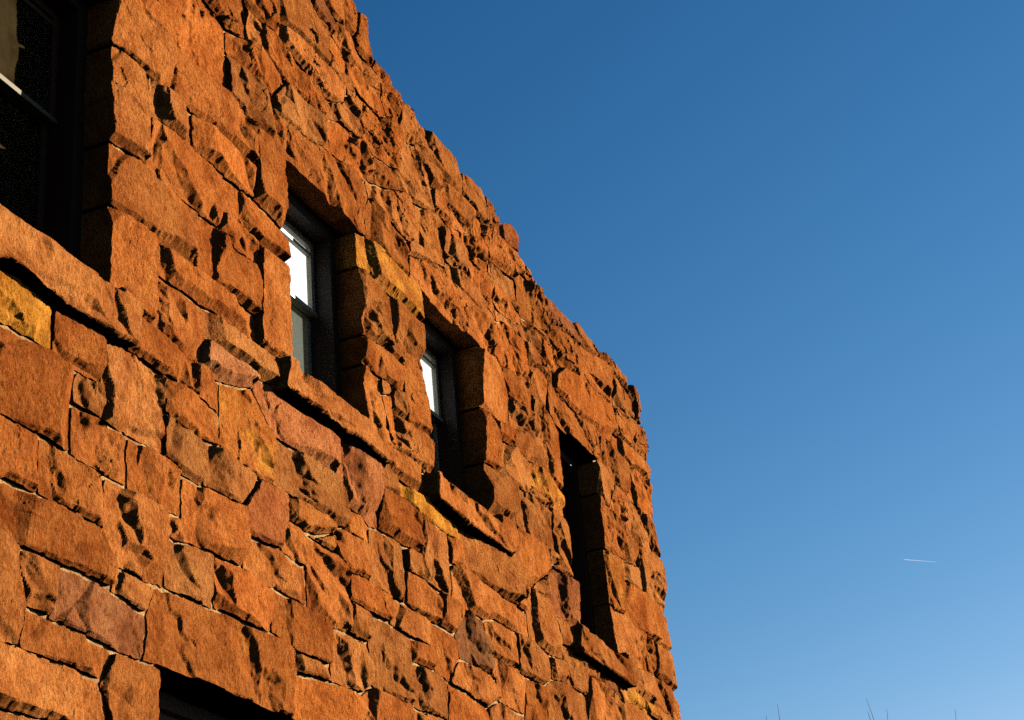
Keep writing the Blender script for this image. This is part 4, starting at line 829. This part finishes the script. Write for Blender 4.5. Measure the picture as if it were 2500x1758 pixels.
def rock(i, U, Z, d, kind, rnd, nm=''):
    """height of the rock face in front of the wall plane"""
    ok = d > 0
    cu_, cz_ = U[ok].mean(), Z[ok].mean()
    x, z = U - cu_, Z - cz_
    hu = max(0.08, np.ptp(U[ok]) / 2); hz = max(0.05, np.ptp(Z[ok]) / 2)
    sz = min(hu, hz)
    wob = fbm(U * 5 + 31 * i, Z * 5, 11, 2)
    fine = 0.0022 * fbm(U * 24 + 3 * i, Z * 26, 41, 2, 0.6) + 0.0011 * vnoise(U * 70, Z * 70, 47)
    if kind == 'sill':
        h = 0.108 + 0.005 * wob
        for k in range(7):
            px, pz = rnd.uniform(-.95, .95) * hu, rnd.uniform(-.7, .5) * hz
            h = hollow(h, x, z, px, pz, rnd.uniform(.06, .16), rnd.uniform(.03, .07), rnd.uniform(.012, .035), rnd, i + k)
        h = np.minimum(h, 0.088 + 1.8 * (d + 0.006 * wob))
        return h + fine
    if kind == 'lintel':
        H, tl, nf = 0.024, 0.01, 1
        e0, es = 0.008, 3.0
    else:
        H = rnd.uniform(0.014, 0.046) if sz > 0.09 else rnd.uniform(0.008, 0.034)
        tl, nf = 0.055, rnd.choice([2, 3, 3, 4, 5])
        e0, es = min(float(mortar_level(np.array(cu_), np.array(cz_))) + rnd.uniform(0.010, 0.034), 0.010), rnd.uniform(2.5, 9.0)
    h = H + rnd.gauss(0.015, tl) * x + rnd.gauss(0.0, tl) * z + 0.0035 * wob
    # broken facets leaning away from the middle; more of them on the left and along the foot
    for k in range(nf):
        an = rnd.choice([math.pi, math.pi, math.pi, -math.pi / 2, -math.pi / 2, math.pi / 2, 0]) + rnd.gauss(0, 0.5)
        nx, nz = math.cos(an), math.sin(an)
        ext = abs(nx) * hu + abs(nz) * hz
        off = ext * rnd.uniform(0.35, 0.95)
        sl = rnd.uniform(0.3, 1.0)
        h = np.minimum(h, H + 0.010 - sl * (x * nx + z * nz - off + 0.022 * wob))
    if nm in SPLIT:
        an, of, sl = SPLIT[nm]
        nx, nz = math.cos(an), math.sin(an)
        h = np.minimum(h, H + 0.006 - sl * (x * nx + z * nz - of * (abs(nx) * hu + abs(nz) * hz) + 0.03 * wob))
    # pitched margin
    gz, gu = np.gradient(blur(d, 2))
    gl = np.sqrt(gu * gu + gz * gz) + 1e-6
    down = (gz / gl).clip(0, 1) if kind == 'stone' else 0.0        # the foot of a stone is dressed back at a gentler slope
    esd = rnd.uniform(0.7, 1.5)
    edge = e0 + (es * (1 - down) + esd * down) * (blur(d, 2) + 0.0035 * fbm(U * 18 + 7 * i, Z * 18, 23, 2))
    h = np.minimum(h, edge)
    # spalls near the arrises
    for k in range(rnd.choice([0, 0, 1, 1, 2]) if kind != 'lintel' else 4):
        an = rnd.uniform(0, 2 * math.pi)
        px, pz = math.cos(an) * hu * rnd.uniform(.6, 1.05), math.sin(an) * hz * rnd.uniform(.6, 1.05)
        rr = rnd.uniform(0.25, 0.75) * sz + 0.02
        h = hollow(h, x, z, px, pz, rr * rnd.uniform(.7, 1.6), rr, rr * rnd.uniform(0.15, 0.5), rnd, i + 31 * k, rnd.uniform(-.5, .5))
    # weathered, flaking relief: strong under the parapet, patchy on the lower courses
    up = min(1.0, max(0.0, (cz_ - 8.2) / 1.4))
    amt = (0.25 + 0.6 * up) * rnd.uniform(0.6, 1.3)
    patch = (0.5 + 0.9 * fbm(U * 3.1 + 5 * i, Z * 3.6, 51, 2)).clip(0.12, 1.3)
    a = 0.10 * wob
    sh = 0.020 * shards((U + a) * 6.5 + 0.6 * Z, (Z + 0.03 * wob) * 11, 61) + 0.010 * shards((U + a) * 15, (Z - a * 0.4) * 22, 67)
    h = h + amt * patch * sh
    return h + fine

def pits_into(h, U, Z):
    u0, u1, z0, z1 = U.min(), U.max(), Z.min(), Z.max()
    for k, (pu, pz, ru, rz) in enumerate(PITS):
        if pu < u0 or pu > u1 or pz < z0 or pz > z1: continue
        rnd = random.Random(k)
        if min(ru, rz) < 0.045: continue
        g = rnd.uniform(0.85, 1.5)
        h = hollow(h, U, Z, pu, pz, ru * g * 1.25, rz * rnd.uniform(1.1, 1.8), min(0.075, rnd.uniform(0.45, 0.75) * min(ru, rz) + 0.006), rnd, k, rnd.uniform(-.7, .7))
    return h

CELL = 0.0098
A = (5.62, 17.66, 3.62, 11.0)
U, Z, ug, zg, lab, dist, opn, wallc = build_region(*A, CELL, True)
_, _, dop = jfa(opn)
dop = dop * CELL
infV, infQ, nb = [], [], 0
labels_here = np.unique(lab); labels_here = labels_here[labels_here >= 0]
order = np.argsort(lab, axis=None, kind='stable')
NSTONE = 0
for i in labels_here:
    yy, xx = np.nonzero(lab == i)
    if len(yy) < 12: continue
    s = (slice(max(0, yy.min() - 3), yy.max() + 4), slice(max(0, xx.min() - 3), xx.max() + 4))
    own = lab[s] == i
    rnd = random.Random(1000 + int(i))
    joint = rnd.uniform(0.007, 0.0115) + 0.004 * min(1.0, max(0.0, 6.3 - Z[lab == i].mean()))
    d = np.where(own, dist[s], -dist[s])
    phi = blur((d - joint) / CELL, 1)
    Us, Zs = U[s], Z[s]
    dd = (phi * CELL).clip(0, None)
    if (phi > 0).sum() < 8: continue
    nm = STONES[i][0] if i < 500 else ''
    kind = 'sill' if 500 <= i < 600 else ('lintel' if nm.startswith('L') else 'stone')
    h = rock(int(i), Us, Zs, dd, kind, rnd, nm)
    h = pits_into(h, Us, Zs)
    if kind != 'sill':
        h = np.maximum(h, mortar_level(Us, Zs) + 0.010 + 0.004 * vnoise(Us * 30, Zs * 30, 5))
    near_open = bool((dop[s][own] < 0.05).any())
    near_top = bool((Zs[own].max() > 9.75))
    back = 0.34 if (near_open or kind != 'stone') else (0.30 if near_top else 0.06)
    r = sheet(Us, Zs, phi, h, back, CELL)
    if r is None: continue
    V, Q = r
    if i >= 1000:
        infV.append(V); infQ.append(Q + nb); nb += len(V)
        continue
    name = {'sill': 'window_sill', 'lintel': 'window_lintel', 'stone': 'stone'}[kind]
    if kind == 'stone' and nm in COPING: name = 'coping_stone'
    o = mesh_obj(name, V, Q, M_STONE, BLD, False)
    tone = STONES[i][1] if i < 500 else 'n'
    c = TONES[tone]
    v = rnd.uniform(0.76, 1.14); w_ = rnd.uniform(0.88, 1.13)
    o.color = (c[0] * v, c[1] * v * w_, c[2] * v * w_ * w_, YELLOW.get(nm, rnd.choice([0.0, 0.1, 0.2, 0.35, 0.42])))
    if tone == 'y': o["label"] = "yellow ochre stone among the red ones"
    if tone == 'g': o["label"] = "grey-brown weathered stone"
    if tone == 'd': o["label"] = "dark brown weathered stone"
    NSTONE += 1
if infV:
    o = mesh_obj("stone_infill", np.concatenate(infV), np.concatenate(infQ), M_STONE, BLD)
    o.color = (*TONES['n'], 0); tag(o, kind="stuff")
print("stones", NSTONE)

# the rest of the facade, outside the view: coarser
for reg in ((1.0, 17.5, 0.0, 3.62), (1.0, 5.62, 3.62, 10.9)):
    cell = 0.045
    U2, Z2, ug2, zg2, lab2, dist2, _, _ = build_region(*reg, cell, False)
    infV, infQ, nb = [], [], 0
    for i in np.unique(lab2):
        if i < 0: continue
        yy, xx = np.nonzero(lab2 == i)
        if len(yy) < 6: continue
        s = (slice(max(0, yy.min() - 2), yy.max() + 3), slice(max(0, xx.min() - 2), xx.max() + 3))
        own = lab2[s] == i
        d = np.where(own, dist2[s], -dist2[s])
        phi = blur((d - 0.012) / cell, 0)
        if (phi > 0).sum() < 4: continue
        rnd = random.Random(int(i))
        h = rock(int(i), U2[s], Z2[s], (phi * cell).clip(0, None), 'stone', rnd)
        r = sheet(U2[s], Z2[s], phi, h, 0.3, cell)
        if r is None: continue
        infV.append(r[0]); infQ.append(r[1] + nb); nb += len(r[0])
    o = mesh_obj("stone_infill", np.concatenate(infV), np.concatenate(infQ), M_STONE, BLD)
    o.color = (*TONES['n'], 0); tag(o, kind="stuff")

# mortar bed with the openings left out
cell = 0.03
u0, u1, z0, z1 = 1.0, 17.6, 0.0, 10.95
nu, nz = int((u1 - u0) / cell), int((z1 - z0) / cell)
U3, Z3 = np.meshgrid(u0 + (np.arange(nu) + .5) * cell, z0 + (np.arange(nz) + .5) * cell)
m = in_poly(U3 + 0.05, Z3 + 0.06, TOPLINE) & in_poly(U3 - 0.02, Z3 + 0.06, TOPLINE)
for r_ in OPEN.values():
    m &= ~((U3 > r_[0] - 0.045) & (U3 < r_[1] + 0.045) & (Z3 > r_[2] - 0.045) & (Z3 < r_[3] + 0.045))
hm = mortar_level(U3, Z3) + 0.005 * fbm(U3 * 9, Z3 * 9, 90, 2)
V, Q = sheet(U3, Z3, np.where(m, 0.5, -0.5), hm, 0.5, cell)
mesh_obj("mortar_bed", V, Q, M_MORTAR, BLD)

# hull behind the facade: side walls, back wall, roof, floors
hb = MB()
hb.box(1.0, 1.35, 5.5, 16.0, 0.0, 10.2)
hb.box(17.02, 17.38, 5.02, 16.0, 0.0, 9.95)
hb.box(1.36, 17.01, 15.6, 15.98, 0.0, 9.9)
hb.build("outer_wall", M_STONE, BLD).color = (*TONES['n'], 0)
MB().box(1.36, 17.01, 5.51, 15.59, 9.45, 9.6).build("roof", M_ROOF, BLD)
MB().box(1.36, 17.01, 5.51, 15.59, 5.2, 5.4).build("floor_slab", M_ROOM, BLD)
MB().box(1.36, 17.01, 8.6, 8.75, 0.0, 9.44).build("partition_wall", M_ROOM, BLD)

# ------------------------------------------------------------------ windows
def window(key, rail_z, muntin_z, sash_mat, blind_up, blind_low, label):
    a0, a1, b0, b1 = OPEN[key]
    a0 -= 0.03; a1 += 0.03; b1 += 0.03; b0 -= 0.06
    y0, y1 = WALL + (0.205 if key != 'W5' else 0.29), WALL + 0.45
    fw = 0.085
    f = MB()
    f.box(a0, a0 + fw + 0.03, y0, y1, b0, b1)
    f.box(a1 - fw - 0.03, a1, y0, y1, b0, b1)
    f.box(a0 + fw + .03, a1 - fw - .03, y0, y1, b1 - fw - 0.02, b1)
    f.box(a0 + fw + .03, a1 - fw - .03, y0, y1, b0, b0 + 0.10)
    w = f.build("window", M_FRAME, BLD)
    w["label"] = label
    gm = M_DUSTY if sash_mat is M_SASHD else M_GLASS
    i0, i1, j0, j1 = a0 + fw + .032, a1 - fw - .032, b0 + 0.102, b1 - fw - 0.022
    ys = WALL + 0.345
    st = 0.05
    up = MB()      # upper sash, in front
    up.box(i0, i0 + st, ys, ys + .04, rail_z - .02, j1)
    up.box(i1 - st, i1, ys, ys + .04, rail_z - .02, j1)
    up.box(i0 + st, i1 - st, ys, ys + .04, j1 - st, j1)
    MB().box(i0 - .01, i1 + .01, ys - .014, ys + .042, rail_z - .055, rail_z - .0215).build("meeting_rail", M_SASH if gm is M_GLASS else M_RAIL, w)
    if muntin_z:
        up.box(i0 + st, i1 - st, ys + .004, ys + .036, muntin_z - .015, muntin_z + .015)
    up.build("upper_sash", sash_mat, w)
    lo = MB()
    yl = ys + .05
    lo.box(i0, i0 + st, yl, yl + .04, j0, rail_z - .01)
    lo.box(i1 - st, i1, yl, yl + .04, j0, rail_z - .01)
    lo.box(i0 + st, i1 - st, yl, yl + .04, rail_z - .06, rail_z - .01)
    lo.box(i0 + st, i1 - st, yl, yl + .04, j0, j0 + .08)
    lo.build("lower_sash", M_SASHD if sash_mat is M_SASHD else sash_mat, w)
    if muntin_z:
        MB().box(i0 + st, i1 - st, ys + .018, ys + .022, muntin_z + .015, j1 - st).build("pane", gm, w)
    MB().box(i0 + st, i1 - st, ys + .018, ys + .022, rail_z - .022, (muntin_z - .015) if muntin_z else j1 - st).build("pane", gm, w)
    MB().box(i0 + st, i1 - st, yl + .018, yl + .022, j0 + .08, rail_z - .06).build("pane", gm, w)
    yb = ys + 0.048
    if blind_up:
        MB().box(i0 + .01, i1 - .01, yb, yb + .004, rail_z - .005, j1 - .01).build("roller_blind", blind_up, w)  # the white one glows to brighten its panes, the tan one does not
    if blind_low:
        MB().box(i0 + .01, i1 - .01, yl + .05, yl + .054, j0 + .01, rail_z - .02).build("curtain", blind_low, w)
    return w

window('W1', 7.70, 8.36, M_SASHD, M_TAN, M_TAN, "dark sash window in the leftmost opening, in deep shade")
window('W2', 7.88, 8.36, M_SASH, M_GLOW_BLIND, M_GLOW_CURT, "sash window with white upper panes, made bright by a glowing blind added behind")
window('W3', 7.88, 8.36, M_SASH, M_GLOW_BLIND, None, "sash window with white upper panes, made bright by a glowing blind added behind, next to the right")
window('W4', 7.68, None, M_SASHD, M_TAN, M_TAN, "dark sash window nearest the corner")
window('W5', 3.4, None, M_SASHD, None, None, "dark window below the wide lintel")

# ------------------------------------------------------------------ ground
g = MB(); g.box(-6000, 9000, -6000, 6000, -0.5, 0.0)
tag(g.build("ground", M_GROUND), kind="structure")
g = MB(); g.box(-30, 60, -1.4, 1.4, 0.0, 0.06)
tag(g.build("pavement", M_PAVE), kind="structure")

# ------------------------------------------------------------------ bare trees whose tips reach into view
def ray(dx, dy, dz, dist):
    v = Vector((dx, dy, dz)).normalized()
    return CAM + v * dist

def bare_tree(tips, dist, seed, label):
    rnd = random.Random(seed)
    T = [ray(*t, dist + rnd.uniform(-.6, .6)) for t in tips]
    bx = sum(t.x for t in T) / len(T) + rnd.uniform(-.3, .3)
    by = sum(t.y for t in T) / len(T) + rnd.uniform(-.3, .3)
    top = max(t.z for t in T)
    e = bpy.data.objects.new("bare_tree", None)
    e.location = (bx, by, 0)
    COL.objects.link(e)
    tag(e, label, "tree", "bare trees beyond the building")
    tr = MB()
    pts, rad = [], []
    for k in range(9):
        t = k / 8
        pts.append((bx + 0.25 * math.sin(3 * t + seed), by + 0.2 * math.sin(4 * t + 2 * seed), top * 0.72 * t)); rad.append(0.20 * (1 - t) + 0.035)
    tr.tube(pts, rad, 8)
    tr.build("trunk", M_BARK, e, True)
    cr_ = MB()
    def limb(p0, p1, r0, r1, n=6, bend=0.12):
        L = (Vector(p1) - Vector(p0)).length
        o1 = Vector((rnd.gauss(0, 1), rnd.gauss(0, 1), rnd.gauss(0, .4))) * bend * L
        P, Rr = [], []
        for k in range(n + 1):
            t = k / n
            P.append(tuple(Vector(p0).lerp(Vector(p1), t) + o1 * math.sin(math.pi * t) * 0.5 + Vector((rnd.gauss(0, .012), rnd.gauss(0, .012), 0)) * L * 0.4))
            Rr.append(r0 + (r1 - r0) * t)
        P[-1] = tuple(p1)
        cr_.tube(P, Rr, 5)
        return P
    crown_top = min(t.z for t in T) - 0.5
    for k in range(15):                      # side limbs, all below the sight line
        t = rnd.uniform(0.35, 0.95)
        q = pts[int(t * 8)]
        an = rnd.uniform(0, 6.28)
        L = rnd.uniform(1.2, 3.0)
        zt = min(crown_top - rnd.uniform(0.1, 1.2), q[2] + L * rnd.uniform(.6, 1.1))
        P = limb(q, (q[0] + math.cos(an) * L * .7, q[1] + math.sin(an) * L * .7, zt), 0.05, 0.008)
        for j in range(5):
            b = P[rnd.randint(2, 5)]
            zz = min(crown_top, b[2] + rnd.uniform(.3, .9))
            limb(b, (b[0] + rnd.gauss(0, .35), b[1] + rnd.gauss(0, .35), zz), 0.012, 0.004, 4)
    for t in T:                               # leaders that end at the visible twig tips
        b = pts[6]
        mid = Vector(b).lerp(t, 0.55) + Vector((rnd.gauss(0, .1), rnd.gauss(0, .1), 0))
        limb(b, mid, 0.05, 0.024, 5, .08)
        P = limb(mid, t, 0.024, 0.005, 7, 0.03)
    cr_.build("crown", M_BARK, e, True)
    return e

bare_tree([(0.945, 0.2199, 0.2423), (0.9452, 0.2126, 0.2476)], 46, 3, "bare tree nearest the building corner, two twig tips showing")
bare_tree([(0.9557, 0.1644, 0.2442), (0.9577, 0.1652, 0.2375), (0.9591, 0.1547, 0.2371)], 50, 7, "bare tree in the middle, tallest twig tip showing at the lower edge")
bare_tree([(0.9656, 0.1187, 0.2314)], 54, 11, "bare tree farthest right, a single twig tip showing")

# ------------------------------------------------------------------ vapour trail
def trail():
    a = ray(0.9409, 0.127, 0.3141, 9000); b = ray(0.9444, 0.1101, 0.3099, 9400)
    mb = MB()
    n = 24
    pts = [tuple(a.lerp(b, k / n)) for k in range(n + 1)]
    rad = [2.0 * min(1, (k + 0.6) / 2) * (1 - 0.8 * k / n) + 0.35 for k in range(n + 1)]
    mb.tube(pts, rad, 8)
    k = NT("vapour")
    k.b.inputs["Base Color"].default_value = (0.95, 0.95, 0.95, 1)
    k.b.inputs["Roughness"].default_value = 1.0
    k.b.inputs["Specular IOR Level"].default_value = 0.0
    k.b.inputs["Alpha"].default_value = 0.10
    o = mb.build("vapour_trail", k.m, None, True)
    tag(o, "short thin white vapour trail in the blue sky at lower right", "vapour trail")
trail()
